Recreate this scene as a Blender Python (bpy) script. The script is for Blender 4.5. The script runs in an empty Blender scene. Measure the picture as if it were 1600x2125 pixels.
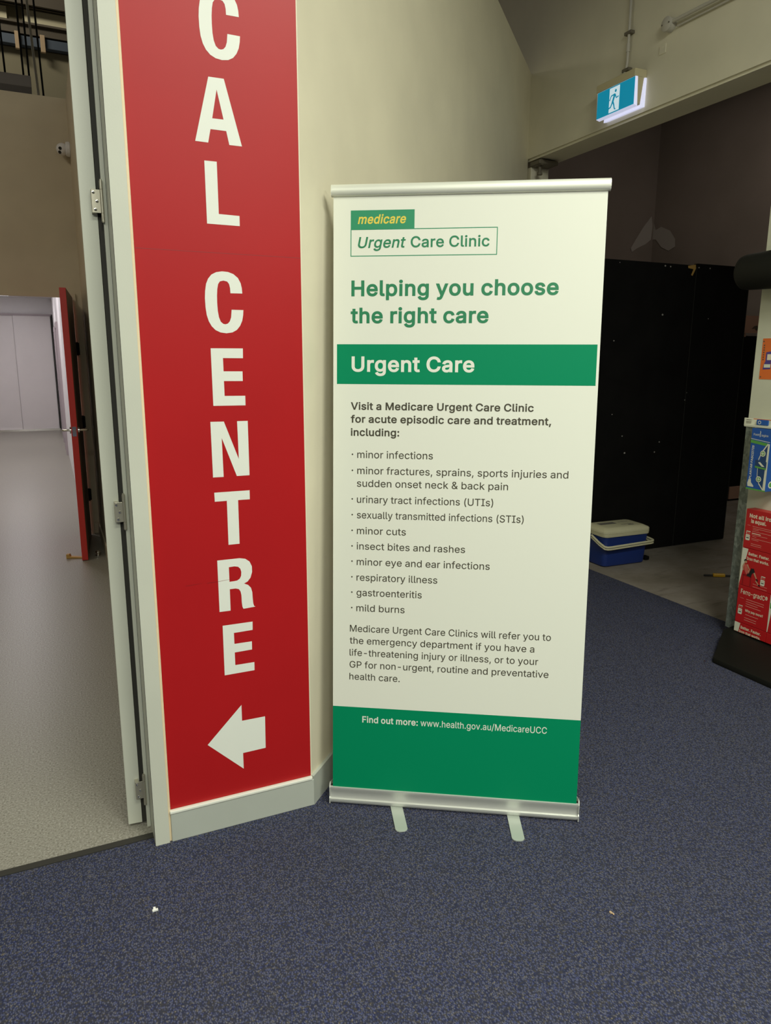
import bpy, bmesh, math, random
from mathutils import Vector, Matrix
from mathutils.geometry import delaunay_2d_cdt
random.seed(7)
SC = bpy.context.scene
COL = SC.collection
# ------------------------------------------------------------------ camera, world, lights, exposure
# The world frame: X runs along the wall with the red sign, Y goes through that wall, the origin is
# the floor point where the red-sign wall turns 45 degrees.
F_PX, PITCH, ROLL, YAW = 1507.24, 0.20757, 0.003464, math.radians(24.7306)
def _c(v):
    return Vector((v[0]*math.cos(YAW)+v[1]*math.sin(YAW), -v[0]*math.sin(YAW)+v[1]*math.cos(YAW), v[2]))
_f = _c((0, math.cos(PITCH), -math.sin(PITCH)))
_x0, _u0 = Vector((1, 0, 0)), Vector((0, math.sin(PITCH), math.cos(PITCH)))
_x = _c(_x0*math.cos(ROLL)+_u0*math.sin(ROLL)); _u = _c(_u0*math.cos(ROLL)-_x0*math.sin(ROLL))
cd = bpy.data.cameras.new('camera'); cam = bpy.data.objects.new('camera', cd); COL.objects.link(cam)
cd.sensor_fit = 'VERTICAL'; cd.sensor_height = 36.0; cd.lens = F_PX/2125*36.0
cd.clip_start = 0.02; cd.clip_end = 100
cam.matrix_world = Matrix(((_x.x, _u.x, -_f.x, -0.733), (_x.y, _u.y, -_f.y, -2.205), (_x.z, _u.z, -_f.z, 1.5438), (0, 0, 0, 1)))
SC.camera = cam
vs = SC.view_settings
vs.view_transform = 'Standard'; vs.look = 'None'; vs.gamma = 1.0; vs.use_curve_mapping = False; vs.exposure = 0.0
w = bpy.data.worlds.new('store_ambient'); SC.world = w; w.use_nodes = True
w.node_tree.nodes['Background'].inputs[0].default_value = (1.0, 0.96, 0.85, 1)
w.node_tree.nodes['Background'].inputs[1].default_value = 0.035
def area(name, loc, target, sx, sy, power, color):
    l = bpy.data.lights.new(name, 'AREA'); l.shape = 'RECTANGLE'; l.size = sx; l.size_y = sy
    l.energy = power; l.color = color
    o = bpy.data.objects.new(name, l); COL.objects.link(o); o.location = loc
    o.rotation_euler = (Vector(target)-Vector(loc)).to_track_quat('-Z', 'Y').to_euler()
    return o
WARM = (0.975, 1.0, 0.87)
area('store_ceiling_lamp', (1.0, -2.3, 4.1), (1.0, -2.2, 0), 1.5, 0.5, 90, WARM)
area('store_ceiling_lamp', (-0.2, -3.2, 4.4), (-0.2, -3.1, 0), 1.5, 0.5, 74, WARM)
area('store_ceiling_lamp', (-1.6, -5.0, 3.8), (-1.6, -4.9, 0), 1.5, 1.2, 126, WARM)
area('store_ceiling_lamp', (1.5, -6.0, 3.8), (1.5, -5.9, 0), 1.5, 1.2, 134, WARM)
area('store_ceiling_lamp', (-3.0, -2.5, 3.8), (-3.0, -2.4, 0), 1.5, 1.2, 44, WARM)
area('storeroom_lamp', (5.5, 2.75, 4.6), (5.3, 2.6, 0), .6, .6, 11, (1.0, .87, .74))
area('warehouse_lamp', (-2.5, 9.6, 8.6), (-1.5, 11.5, 6.0), 2.0, .5, 95, (1.0, .95, .80))  # unseen fill light added to brighten the warehouse
area('corridor_hall_lamp', (-2.6, 2.2, 4.6), (-2.2, 2.4, 0), 1.2, 0.4, 28, (1.0, 0.93, 0.78))
for yy in (6.5, 9.5, 12.8):
    area('far_room_lamp', (-1.35, yy, 2.72), (-1.35, yy, 0), 0.3, 1.2, 24, (1.0, 0.94, 0.96))
# ------------------------------------------------------------------ helpers
def tag(o, label=None, cat=None, group=None, kind=None):
    if label: o['label'] = label
    if cat: o['category'] = cat
    if group: o['group'] = group
    if kind: o['kind'] = kind
    return o
def thing(name, loc, label, cat, group=None, kind=None, rz=0):
    o = bpy.data.objects.new(name, None); COL.objects.link(o); o.location = loc
    o.rotation_euler = (0, 0, rz); o.empty_display_size = 0.05
    return tag(o, label, cat, group, kind)
def build(name, bm, mats, parent=None, smooth=False):
    me = bpy.data.meshes.new(name)
    bmesh.ops.remove_doubles(bm, verts=bm.verts, dist=1e-6)
    bm.to_mesh(me); bm.free()
    for m in (mats if isinstance(mats, (list, tuple)) else [mats]): me.materials.append(m)
    if smooth:
        for p in me.polygons: p.use_smooth = True
        try: me.set_sharp_from_angle(angle=math.radians(38))
        except Exception: pass
    o = bpy.data.objects.new(name, me); COL.objects.link(o)
    if parent: o.parent = parent
    return o
def merge(bm, tmp, mi=0, M=None):
    if M is not None: bmesh.ops.transform(tmp, matrix=M, verts=tmp.verts)
    vm = {v: bm.verts.new(v.co) for v in tmp.verts}
    for f in tmp.faces:
        try: nf = bm.faces.new([vm[v] for v in f.verts])
        except ValueError: continue
        nf.material_index = mi if mi is not None else f.material_index
    tmp.free()
def bx(bm, mn, mx, mi=0, bev=0.0, seg=2, M=None):
    t = bmesh.new(); bmesh.ops.create_cube(t, size=1)
    for v in t.verts:
        v.co = Vector([mn[i]+(v.co[i]+.5)*(mx[i]-mn[i]) for i in range(3)])
    if bev > 0: bmesh.ops.bevel(t, geom=t.edges[:], offset=bev, segments=seg, profile=.5, affect='EDGES')
    merge(bm, t, mi, M)
def prism(bm, poly, z0, z1, mi=0, M=None, bev=0.0):
    """polygon in local xy pulled from z0 to z1"""
    t = bmesh.new()
    a = [t.verts.new((p[0], p[1], z0)) for p in poly]; b = [t.verts.new((p[0], p[1], z1)) for p in poly]
    n = len(poly); t.faces.new(a[::-1]); t.faces.new(b)
    for i in range(n): t.faces.new([a[i], a[(i+1) % n], b[(i+1) % n], b[i]])
    bmesh.ops.recalc_face_normals(t, faces=t.faces[:])
    if bev > 0: bmesh.ops.bevel(t, geom=t.edges[:], offset=bev, segments=2, profile=.5, affect='EDGES')
    merge(bm, t, mi, M)
def cyl(bm, p0, p1, r0, r1=None, seg=24, mi=0, caps=True):
    p0, p1 = Vector(p0), Vector(p1); r1 = r0 if r1 is None else r1
    d = p1-p0; t = bmesh.new()
    bmesh.ops.create_cone(t, cap_ends=caps, segments=seg, radius1=r0, radius2=r1, depth=d.length)
    merge(bm, t, mi, Matrix.Translation((p0+p1)/2) @ d.to_track_quat('Z', 'Y').to_matrix().to_4x4())
def lathe(bm, prof, M, seg=28, mi=0):
    t = bmesh.new(); rings = []
    for r, z in prof:
        rings.append([t.verts.new((r*math.cos(2*math.pi*k/seg), r*math.sin(2*math.pi*k/seg), z)) for k in range(seg)] if r > 1e-6 else [t.verts.new((0, 0, z))])
    for a, b in zip(rings, rings[1:]):
        for k in range(seg):
            q = [a[k % len(a)], a[(k+1) % seg % len(a)], b[(k+1) % seg % len(b)], b[k % len(b)]]
            u = []
            for v in q:
                if v not in u: u.append(v)
            if len(u) > 2: t.faces.new(u)
    bmesh.ops.recalc_face_normals(t, faces=t.faces[:])
    merge(bm, t, mi, M)
def tube(bm, pts, r, seg=12, mi=0, flat=1.0):
    """round tube through points; flat<1 squashes it along world z"""
    P = [Vector(p) for p in pts]; t = bmesh.new(); rings = []
    for i, p in enumerate(P):
        d = (P[min(i+1, len(P)-1)]-P[max(i-1, 0)]).normalized()
        up = Vector((0, 0, 1)) if abs(d.z) < .9 else Vector((0, 1, 0))
        s = d.cross(up).normalized(); u = s.cross(d)
        rings.append([t.verts.new(p+s*r*math.cos(2*math.pi*k/seg)+u*r*flat*math.sin(2*math.pi*k/seg)) for k in range(seg)])
    for a, b in zip(rings, rings[1:]):
        for k in range(seg): t.faces.new([a[k], a[(k+1) % seg], b[(k+1) % seg], b[k]])
    t.faces.new(rings[0][::-1]); t.faces.new(rings[-1])
    bmesh.ops.recalc_face_normals(t, faces=t.faces[:])
    merge(bm, t, mi)
def frame(o, ux, uy):
    o, ux, uy = Vector(o), Vector(ux).normalized(), Vector(uy).normalized(); n = ux.cross(uy)
    return Matrix(((ux.x, uy.x, n.x, o.x), (ux.y, uy.y, n.y, o.y), (ux.z, uy.z, n.z, o.z), (0, 0, 0, 1)))
def wind(cs, x, y):
    n = 0
    for c in cs:
        for i in range(len(c)):
            x0, y0 = c[i-1]; x1, y1 = c[i]
            if (y0 <= y) != (y1 <= y):
                if x0+(y-y0)*(x1-x0)/(y1-y0) > x: n += 1 if y1 > y0 else -1
    return n
def cdt(cs, evenodd=False):
    vs, es = [], []
    for c in cs:
        b = len(vs); vs += [Vector(p) for p in c]; es += [(b+i, b+(i+1) % len(c)) for i in range(len(c))]
    V, E, Fc, *_ = delaunay_2d_cdt(vs, es, [], 0, 1e-7)
    out = []
    for f in Fc:
        cx = sum(V[i].x for i in f)/len(f); cy = sum(V[i].y for i in f)/len(f)
        k = wind(cs, cx, cy)
        if (k % 2 if evenodd else k != 0): out.append(f)
    return [tuple(v) for v in V], out
def flat(bm, cs, M, mi=0, lift=0.0, evenodd=True):
    """a filled outline laid on the local xy plane (print)"""
    V, Fc = cdt(cs, evenodd)
    vv = {}
    for f in Fc:
        q = []
        for i in f:
            if i not in vv: vv[i] = bm.verts.new(M @ Vector((V[i][0], V[i][1], lift)))
            q.append(vv[i])
        try: nf = bm.faces.new(q)
        except ValueError: continue
        nf.normal_update()
        if nf.normal.dot(M.to_3x3() @ Vector((0, 0, 1))) < 0: nf.normal_flip()
        nf.material_index = mi
def rect(x0, y0, x1, y1): return [(x0, y0), (x1, y0), (x1, y1), (x0, y1)]
def circ(x, y, r, n=16, ry=None): return [(x+r*math.cos(2*math.pi*k/n), y+(ry or r)*math.sin(2*math.pi*k/n)) for k in range(n)]
def stroke(pts, w0, w1=None):
    """outline of a thick polyline"""
    w1 = w0 if w1 is None else w1; L, R = [], []
    for i, p in enumerate(pts):
        a = Vector(pts[max(i-1, 0)]); b = Vector(pts[min(i+1, len(pts)-1)]); d = (b-a).normalized()
        k = (w0+(w1-w0)*i/max(1, len(pts)-1))/2; n = Vector((-d.y, d.x))*k
        L.append((p[0]+n.x, p[1]+n.y)); R.append((p[0]-n.x, p[1]-n.y))
    return L+R[::-1]
GLYPHS = r"""
& 448 197 -7,150 -2,110 12,78 34,54 62,39 96,34 133,37 163,47 189,63 213,85 235,111 256,140 279,216 335,226 343,237 352,246 363,255 375,260 389,262 405,258 427,245 445,226 457,201 461,184 459,168 453,155 444,145 431,139 416,137 399,139 380,145 363,155 346,169 327,185 307,204 284,438 0,364 0,171 231,121 293,102 319,87 344,78 370,75 398,79 430,91 458,109 481,134 499,165 510,200 513,235 510,266 499,290 482,308 459,320 433,324 404,322 382,315 362,305 342,291 325,275 308,256 293,154 217,128 195,110 174,100 154,97 131,100 108,109 87,124 70,143 57,166 49,193 46,223 50,251 59,278 75,301 95,321 121,336 151,346 186,349 224,408 224,405 180,397 144,385 115,371 92,357 75,345 62,333 47,305 23,271 7,234 -3
( 273 89 207,92 264,101 324,109 364,119 403,132 441,153 494,177 539,236 539,212 485,191 428,174 370,161 313,154 258,151 207,154 161,160 115,172 67,188 16,202 -19,218 -57,236 -96,177 -96,150 -46,128 4,111 55,99 106,92 156
) 273 37 -96,56 -56,72 -18,86 18,102 69,113 116,120 162,122 207,119 258,112 313,99 370,82 428,62 485,37 539,97 539,121 494,142 441,154 403,164 364,173 323,181 264,184 207,182 156,174 104,161 53,144 3,123 -47,97 -96
, 188 38 -119,68 71,137 71,84 -119
- 453 337 244,337 188,114 188,114 244
. 188 95 -4,78 -1,63 9,53 24,50 41,53 59,63 73,78 83,95 87,113 83,128 73,138 59,141 41,138 24,128 9,113 -1
/ 249 235 533,71 -76,14 -76,178 533
: 188 95 -4,78 -1,63 9,53 24,50 41,53 59,63 73,78 83,95 87,113 83,128 73,138 59,141 41,138 24,128 9,113 -1|95 271,78 274,63 284,53 299,50 316,53 334,63 349,78 359,95 362,113 359,128 349,138 334,141 316,138 299,128 284,113 274
? 359 132 152,132 159,134 200,141 230,153 252,168 269,187 284,209 298,230 314,247 334,258 357,262 384,259 406,250 425,237 441,220 452,200 459,178 462,157 459,137 453,120 441,106 425,96 404,92 378,27 378,33 418,49 452,73 479,103 499,138 511,178 516,219 511,255 498,284 478,306 451,319 418,324 382,319 344,306 311,284 284,254 261,235 248,219 235,207 221,200 205,195 185,194 158,194 152|164 -4,146 -1,131 9,121 24,118 41,121 58,131 73,146 83,164 86,181 83,196 73,206 58,209 41,206 24,196 9,181 -1
A 480 16 0,201 509,276 509,463 0,395 0,287 302,276 334,264 372,250 420,232 478,245 478,228 419,213 371,201 333,191 302,85 0|110 142,110 199,370 199,370 142
B 456 60 0,60 509,241 509,289 504,329 491,359 469,381 442,394 410,398 374,395 344,387 320,373 301,356 286,336 275,315 267,315 262,339 257,363 245,385 227,402 203,414 173,418 136,413 100,400 67,377 39,344 18,301 4,247 0|125 57,245 57,296 63,330 80,349 105,355 137,352 161,342 184,327 203,306 218,279 228,248 231,125 231|125 285,238 285,265 288,288 296,308 309,323 326,333 348,336 372,330 403,313 429,283 446,240 452,125 452
C 510 267 -7,225 -3,186 7,150 25,119 49,92 79,70 115,53 157,44 203,40 254,44 305,53 352,70 393,92 429,119 459,150 484,186 501,225 512,267 516,305 513,340 504,373 490,402 471,427 447,448 418,463 385,473 348,408 348,401 373,389 395,375 413,357 428,337 440,315 449,292 454,267 456,223 450,184 432,150 403,125 364,109 314,103 254,109 194,125 145,151 105,184 76,223 59,267 53,292 55,315 60,337 69,357 81,375 96,389 114,401 136,408 160,473 160,463 124,448 91,428 62,402 38,373 19,341 5,305 -4
F 410 60 0,60 509,369 509,369 452,125 452,125 278,346 278,346 221,125 221,125 0
G 520 269 -7,225 -3,185 7,149 25,118 49,91 79,69 116,53 157,43 203,40 254,43 305,53 352,69 393,91 429,117 459,149 484,184 501,223 512,265 516,304 513,340 504,374 489,403 469,429 445,449 416,465 384,474 349,408 349,399 372,387 393,373 411,356 427,337 439,315 448,291 454,265 456,222 450,183 432,150 404,125 364,109 314,103 254,109 194,125 145,151 105,184 76,224 59,269 53,309 57,345 71,374 93,396 123,410 160,415 202,434 199,283 199,283 256,478 256,478 200,471 141,451 91,419 50,377 19,326 0
H 517 60 0,60 509,125 509,125 289,392 289,392 509,457 509,457 0,392 0,392 232,125 232,125 0
I 301 31 0,31 57,118 57,118 452,31 452,31 509,269 509,269 452,183 452,183 57,269 57,269 0
L 393 60 0,60 509,125 509,125 57,361 57,361 0
M 628 60 0,60 509,152 509,277 187,282 174,287 159,293 141,299 123,305 103,311 84,317 65,322 49,307 49,312 65,318 83,324 102,330 121,336 140,342 158,348 174,352 187,476 509,568 509,568 0,504 0,504 291,504 308,504 327,505 347,505 369,506 413,507 435,507 457,513 457,505 433,498 409,490 386,482 363,474 341,467 322,461 305,456 291,342 0,286 0,170 291,165 304,159 321,152 340,145 361,137 384,129 408,121 432,112 457,119 457,119 437,120 416,120 394,121 372,122 328,122 309,122 291,122 0
N 523 60 0,60 509,136 509,343 183,352 169,363 151,375 130,388 107,401 82,414 55,405 54,402 81,401 108,400 134,399 157,399 178,399 195,399 509,463 509,463 0,387 0,202 290,190 310,177 331,164 354,148 381,130 413,108 452,119 454,121 417,122 384,123 354,124 328,125 307,125 291,125 0
P 445 60 0,60 509,235 509,289 503,332 487,366 462,390 430,404 391,409 348,404 304,390 265,366 233,332 207,289 191,235 186,109 186,109 242,233 242,269 246,297 256,318 272,333 294,342 319,344 348,342 376,333 402,318 423,297 439,268 449,232 452,125 452,125 0
R 449 60 0,60 509,236 509,290 504,333 489,367 465,390 433,405 395,409 352,405 309,390 271,367 240,333 217,289 203,236 198,96 198,96 255,234 255,269 258,298 267,319 281,334 300,342 324,345 352,342 380,334 405,319 425,298 440,269 449,233 452,125 452,125 0|353 0,230 229,303 229,428 0
S 447 224 -9,172 -4,128 9,91 31,64 60,46 96,38 137,104 137,110 110,123 88,142 71,166 59,194 52,224 49,257 52,286 60,311 74,329 92,341 114,346 139,342 161,332 179,316 193,296 205,272 214,245 222,184 239,128 260,86 289,60 326,52 372,58 413,75 448,102 476,138 498,180 511,227 516,275 511,316 498,351 476,377 449,394 415,401 378,337 378,326 412,302 437,267 453,225 459,194 456,167 448,145 435,129 418,118 398,115 376,119 352,131 334,148 319,169 308,191 300,212 293,264 279,287 272,312 264,336 252,359 238,379 220,395 198,405 171,408 139,403 99,386 64,360 34,323 11,278 -4
T 449 32 452,32 509,417 509,417 452,257 452,257 0,193 0,193 452
U 517 259 -8,203 -2,154 15,114 43,85 80,66 124,60 173,60 509,124 509,124 178,128 144,141 113,160 87,187 68,220 56,259 52,298 56,331 68,357 87,377 113,389 144,393 178,393 509,457 509,457 173,451 124,433 80,403 43,363 15,315 -2
V 480 204 0,16 509,84 509,192 206,203 176,215 137,230 89,248 31,235 31,252 90,267 138,279 176,290 206,395 509,463 509,278 0
W 686 155 0,16 509,82 509,163 196,170 171,175 145,181 120,187 94,192 67,197 40,189 40,194 67,200 94,205 120,211 145,218 171,224 196,306 509,380 509,462 196,468 171,474 145,480 120,486 94,492 67,497 40,488 40,493 67,499 94,504 120,510 145,517 171,523 196,603 509,670 509,530 0,455 0,368 323,359 356,351 391,344 431,336 475,350 475,342 433,335 395,327 359,318 323,230 0
a 389 160 -9,126 -5,94 5,68 22,48 45,35 73,30 108,34 138,43 161,58 179,78 193,100 203,125 211,152 216,178 220,209 224,234 227,252 230,265 235,273 243,276 255,276 257,273 279,267 297,256 311,240 322,220 329,196 331,171 329,149 322,132 313,118 301,107 288,100 274,41 291,57 322,79 346,104 364,133 375,163 382,194 384,215 383,239 379,263 372,286 360,306 343,322 320,333 290,337 251,337 0,277 0,277 52,272 52,264 38,252 25,236 12,215 1,190 -6|170 45,202 49,228 59,248 74,263 93,272 115,276 138,276 190,270 186,259 182,246 179,231 176,216 173,200 171,186 169,175 168,154 164,134 159,117 150,103 139,95 124,92 105,94 87,102 72,114 61,130 52,149 47
b 424 229 -8,198 -5,172 4,153 17,138 31,127 46,118 59,112 59,112 0,53 0,53 509,114 509,114 319,118 319,127 331,137 346,152 360,171 373,197 381,229 384,274 378,313 361,345 332,370 293,385 245,390 189,385 133,370 84,346 45,313 16,274 -2|220 47,253 51,279 66,301 88,316 117,325 151,328 189,325 227,316 261,301 290,280 311,253 325,220 330,188 325,161 312,140 291,125 263,116 229,113 189,116 150,125 115,140 86,162 65,188 51
c 396 207 -8,159 -2,117 16,82 46,56 85,40 133,34 187,40 243,56 291,82 330,117 360,159 378,207 384,234 383,260 377,284 368,305 356,324 341,340 322,353 301,362 277,303 262,298 276,290 289,281 301,270 311,257 319,242 325,226 329,207 330,173 325,145 310,124 287,108 258,99 224,96 187,99 151,108 117,124 89,145 66,173 51,207 46,226 48,243 52,258 58,271 66,282 76,292 89,299 102,304 117,363 102,354 78,341 56,325 37,306 21,285 9,261 -1,235 -6
d 424 195 -8,151 -2,111 16,79 45,55 84,39 133,34 189,39 245,55 293,79 332,112 361,151 378,196 384,228 381,253 373,272 360,287 346,298 331,306 319,311 319,311 509,372 509,372 0,313 0,313 59,307 59,298 46,287 31,272 17,252 4,227 -5|205 47,236 51,263 65,284 86,299 115,309 150,312 189,309 229,300 263,284 291,263 312,237 325,205 330,172 325,145 311,124 290,108 261,99 227,96 189,99 151,109 117,124 88,145 66,172 51
e 404 212 -8,161 -2,117 16,82 46,56 85,40 132,34 187,39 242,55 290,81 329,115 359,157 378,205 384,236 382,266 374,294 361,319 341,341 315,357 282,368 242,371 194,371 169,75 169,75 221,338 221,310 202,307 237,298 269,283 294,263 314,237 326,205 330,173 326,146 313,125 294,109 270,99 241,96 211,96 178,100 139,110 106,128 80,151 61,179 50,212 46,234 48,254 53,271 61,285 73,297 88,306 105,365 91,353 63,335 39,311 19,283 4,249 -5
f 254 228 379,228 327,6 327,6 379|81 0,81 432,84 461,96 486,113 505,135 519,161 527,187 530,207 529,222 527,234 524,243 521,227 468,222 470,215 472,206 473,195 474,171 470,154 460,145 443,142 419,142 0
g 425 207 -151,168 -148,134 -140,105 -127,82 -110,64 -91,51 -69,101 -41,110 -53,122 -66,136 -78,154 -88,178 -95,207 -97,249 -92,282 -75,304 -47,311 -6,311 68,306 68,298 56,287 41,272 28,252 16,227 8,195 5,152 10,113 27,80 53,55 90,39 136,34 191,39 246,55 293,80 332,112 361,152 378,196 384,228 382,253 373,273 360,288 346,299 331,308 319,313 319,313 379,372 379,372 -9,367 -54,350 -90,324 -117,291 -136,251 -147|205 59,237 63,264 75,285 95,300 121,309 154,312 193,309 231,300 264,285 291,264 312,237 325,205 330,172 325,145 312,124 290,109 262,99 229,96 193,99 155,109 123,124 96,145 76,172 63
h 410 114 227,114 0,53 0,53 509,114 509,114 287,102 287,124 332,152 362,187 379,227 384,264 380,295 369,321 349,341 321,353 285,357 240,357 0,296 0,296 235,290 275,273 304,246 323,210 329,184 326,161 317,141 303,126 283,117 257
i 167 53 0,53 379,114 379,114 0|84 443,67 446,54 455,44 468,41 483,44 499,54 512,67 521,84 524,100 521,114 512,123 499,126 483,123 468,114 455,100 446
j 167 53 379,114 379,114 -30,111 -63,102 -90,86 -113,65 -129,37 -139,4 -143,-10 -143,-10 -87,2 -87,25 -83,40 -72,50 -54,53 -29|83 443,67 446,53 455,44 468,41 483,44 499,53 512,67 521,83 524,100 521,114 512,123 499,126 483,123 468,114 455,100 446
k 381 110 137,110 212,121 212,284 379,360 379,184 199,177 199|53 0,53 509,114 509,114 0|294 0,148 186,191 229,372 0
l 189 139 -2,101 3,74 20,58 47,53 84,53 509,114 509,114 99,115 77,120 62,130 54,146 52,154 52,160 53,165 53,170 54,181 3,172 1,162 -1,151 -2
m 610 53 0,53 379,112 379,112 295,108 295,118 323,132 346,151 363,172 376,195 384,219 386,257 380,287 361,309 331,321 295,312 295,322 321,337 343,357 361,381 375,407 383,437 386,468 383,497 372,522 354,541 328,553 296,557 255,557 0,496 0,496 254,490 289,473 313,447 326,419 330,395 328,374 320,358 307,345 290,338 270,335 247,335 0,274 0,274 260,269 288,253 311,229 326,199 330,178 328,158 320,140 307,126 289,117 266,114 238,114 0
n 410 114 227,114 0,53 0,53 379,112 379,112 287,102 287,124 332,152 362,187 379,227 384,264 380,295 369,321 349,341 321,353 285,357 240,357 0,296 0,296 235,290 275,273 304,246 323,210 329,184 326,161 317,141 303,126 283,117 257
o 415 207 -8,159 -2,117 16,82 46,56 85,40 133,34 187,40 243,56 291,82 330,117 360,159 378,207 384,256 378,299 360,333 330,359 291,376 243,381 187,376 133,359 85,333 46,299 16,256 -2|207 46,242 51,270 66,292 89,307 117,316 151,319 187,316 224,307 258,292 287,270 310,242 325,207 330,173 325,145 310,124 287,108 258,99 224,96 187,99 151,108 117,124 89,145 66,173 51
p 424 53 -143,53 379,112 379,112 319,118 319,126 331,137 346,152 360,171 373,197 381,229 384,274 378,313 361,345 332,370 293,385 245,390 189,385 133,370 84,346 45,313 16,274 -2,229 -8,198 -5,173 4,153 17,138 31,127 46,118 59,114 59,114 -143|220 47,253 51,279 66,301 88,316 117,325 151,328 189,325 227,316 261,301 290,280 311,253 325,220 330,188 325,161 312,140 291,125 263,116 229,113 189,116 150,125 115,140 86,162 65,188 51
q 424 372 -143,311 -143,311 59,306 59,298 46,287 31,272 17,252 4,227 -5,195 -8,151 -2,111 16,79 45,55 84,39 133,34 189,39 245,55 293,79 332,112 361,151 378,196 384,228 381,253 373,272 360,287 346,298 331,307 319,313 319,313 379,372 379|205 47,236 51,263 65,284 86,299 115,309 150,312 189,309 229,300 263,284 291,263 312,237 325,205 330,172 325,145 311,124 290,108 261,99 227,96 189,99 151,109 117,124 88,145 66,172 51
r 259 53 0,53 379,112 379,112 321,115 321,130 347,152 367,181 380,213 385,221 385,229 384,243 384,243 322,239 323,230 324,219 325,207 326,182 323,159 315,140 301,126 284,117 262,114 237,114 0
s 365 182 -8,145 -5,112 3,84 18,62 38,45 63,36 94,94 107,105 79,124 60,150 49,181 45,217 50,244 62,262 81,268 103,265 121,254 136,237 147,212 155,149 170,104 186,72 208,53 237,47 274,51 305,65 332,87 354,115 370,149 381,187 384,223 381,254 372,279 358,299 339,314 316,324 290,268 277,258 298,243 316,219 328,187 333,156 329,131 317,114 299,109 277,112 258,124 243,144 232,172 223,229 209,275 194,306 171,325 142,331 107,326 75,312 47,290 24,260 6,223 -5
t 227 204 379,204 327,6 327,6 379|65 471,126 471,126 98,128 76,136 61,150 53,170 50,177 50,185 51,194 52,202 54,213 2,203 -1,192 -3,180 -4,168 -4,125 2,92 21,72 52,65 93
u 410 182 -5,146 -1,115 11,89 31,69 59,57 95,53 139,53 379,114 379,114 144,119 105,137 75,164 56,200 50,226 53,249 62,268 77,283 97,293 122,296 153,296 379,357 379,357 0,298 0,298 92,307 92,286 47,257 17,222 0
v 389 163 0,17 379,84 379,165 155,177 121,187 87,196 53,206 21,184 21,194 53,203 87,213 121,224 155,305 379,371 379,226 0
w 567 138 0,23 379,87 379,133 214,143 177,154 137,165 91,175 41,165 41,175 90,186 135,196 176,206 214,252 379,316 379,362 214,371 176,382 136,392 91,402 41,391 41,402 90,413 135,423 176,434 214,480 379,545 379,429 0,368 0,319 172,312 198,305 225,297 252,291 280,284 309,277 338,291 338,284 309,277 280,270 252,263 225,255 198,248 172,199 0
x 379 21 0,171 218,171 171,29 379,100 379,147 306,164 279,179 253,193 229,207 206,175 206,190 229,202 253,216 279,233 306,282 379,352 379,209 169,209 214,358 0,287 0,231 85,214 112,200 136,187 159,173 182,205 182,191 159,178 136,165 112,148 85,91 0
y 389 47 -139,61 -86,71 -87,88 -90,104 -89,118 -84,130 -74,141 -58,151 -36,163 -1,17 379,84 379,165 155,177 121,187 87,196 53,206 21,184 21,193 53,202 87,212 121,224 155,305 379,371 379,204 -58,191 -85,177 -107,159 -124,139 -136,117 -143,91 -145,77 -145,65 -143,54 -141
z 380 42 0,42 46,254 320,254 323,48 323,48 379,333 379,333 331,126 60,126 56,339 56,339 0
® 463 231 118,192 122,154 134,121 152,91 177,67 206,48 240,37 277,33 317,37 357,48 394,67 428,91 457,121 482,154 500,192 512,231 516,271 512,309 500,343 482,372 457,396 428,415 394,426 357,430 317,426 277,415 240,396 206,372 177,343 152,309 134,271 122|231 166,271 171,307 187,338 210,362 241,377 277,382 317,377 357,362 393,338 423,307 447,271 462,231 467,192 462,156 447,125 423,101 393,86 357,81 317,86 277,101 241,125 210,156 187,192 171|273 226,228 312,273 312,319 226|161 226,161 409,253 409,266 407,279 402,292 394,302 383,309 368,311 350,309 332,302 316,291 304,278 295,264 289,250 287,185 287,185 319,239 319,248 321,257 327,264 337,267 350,264 364,257 372,248 376,239 378,203 378,203 226
• 389 194 93,166 96,139 107,117 124,100 147,89 173,85 202,89 231,100 257,117 279,139 296,166 307,194 311,223 307,249 296,272 279,289 257,300 231,304 202,300 173,289 147,272 124,249 107,223 96
"""
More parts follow.
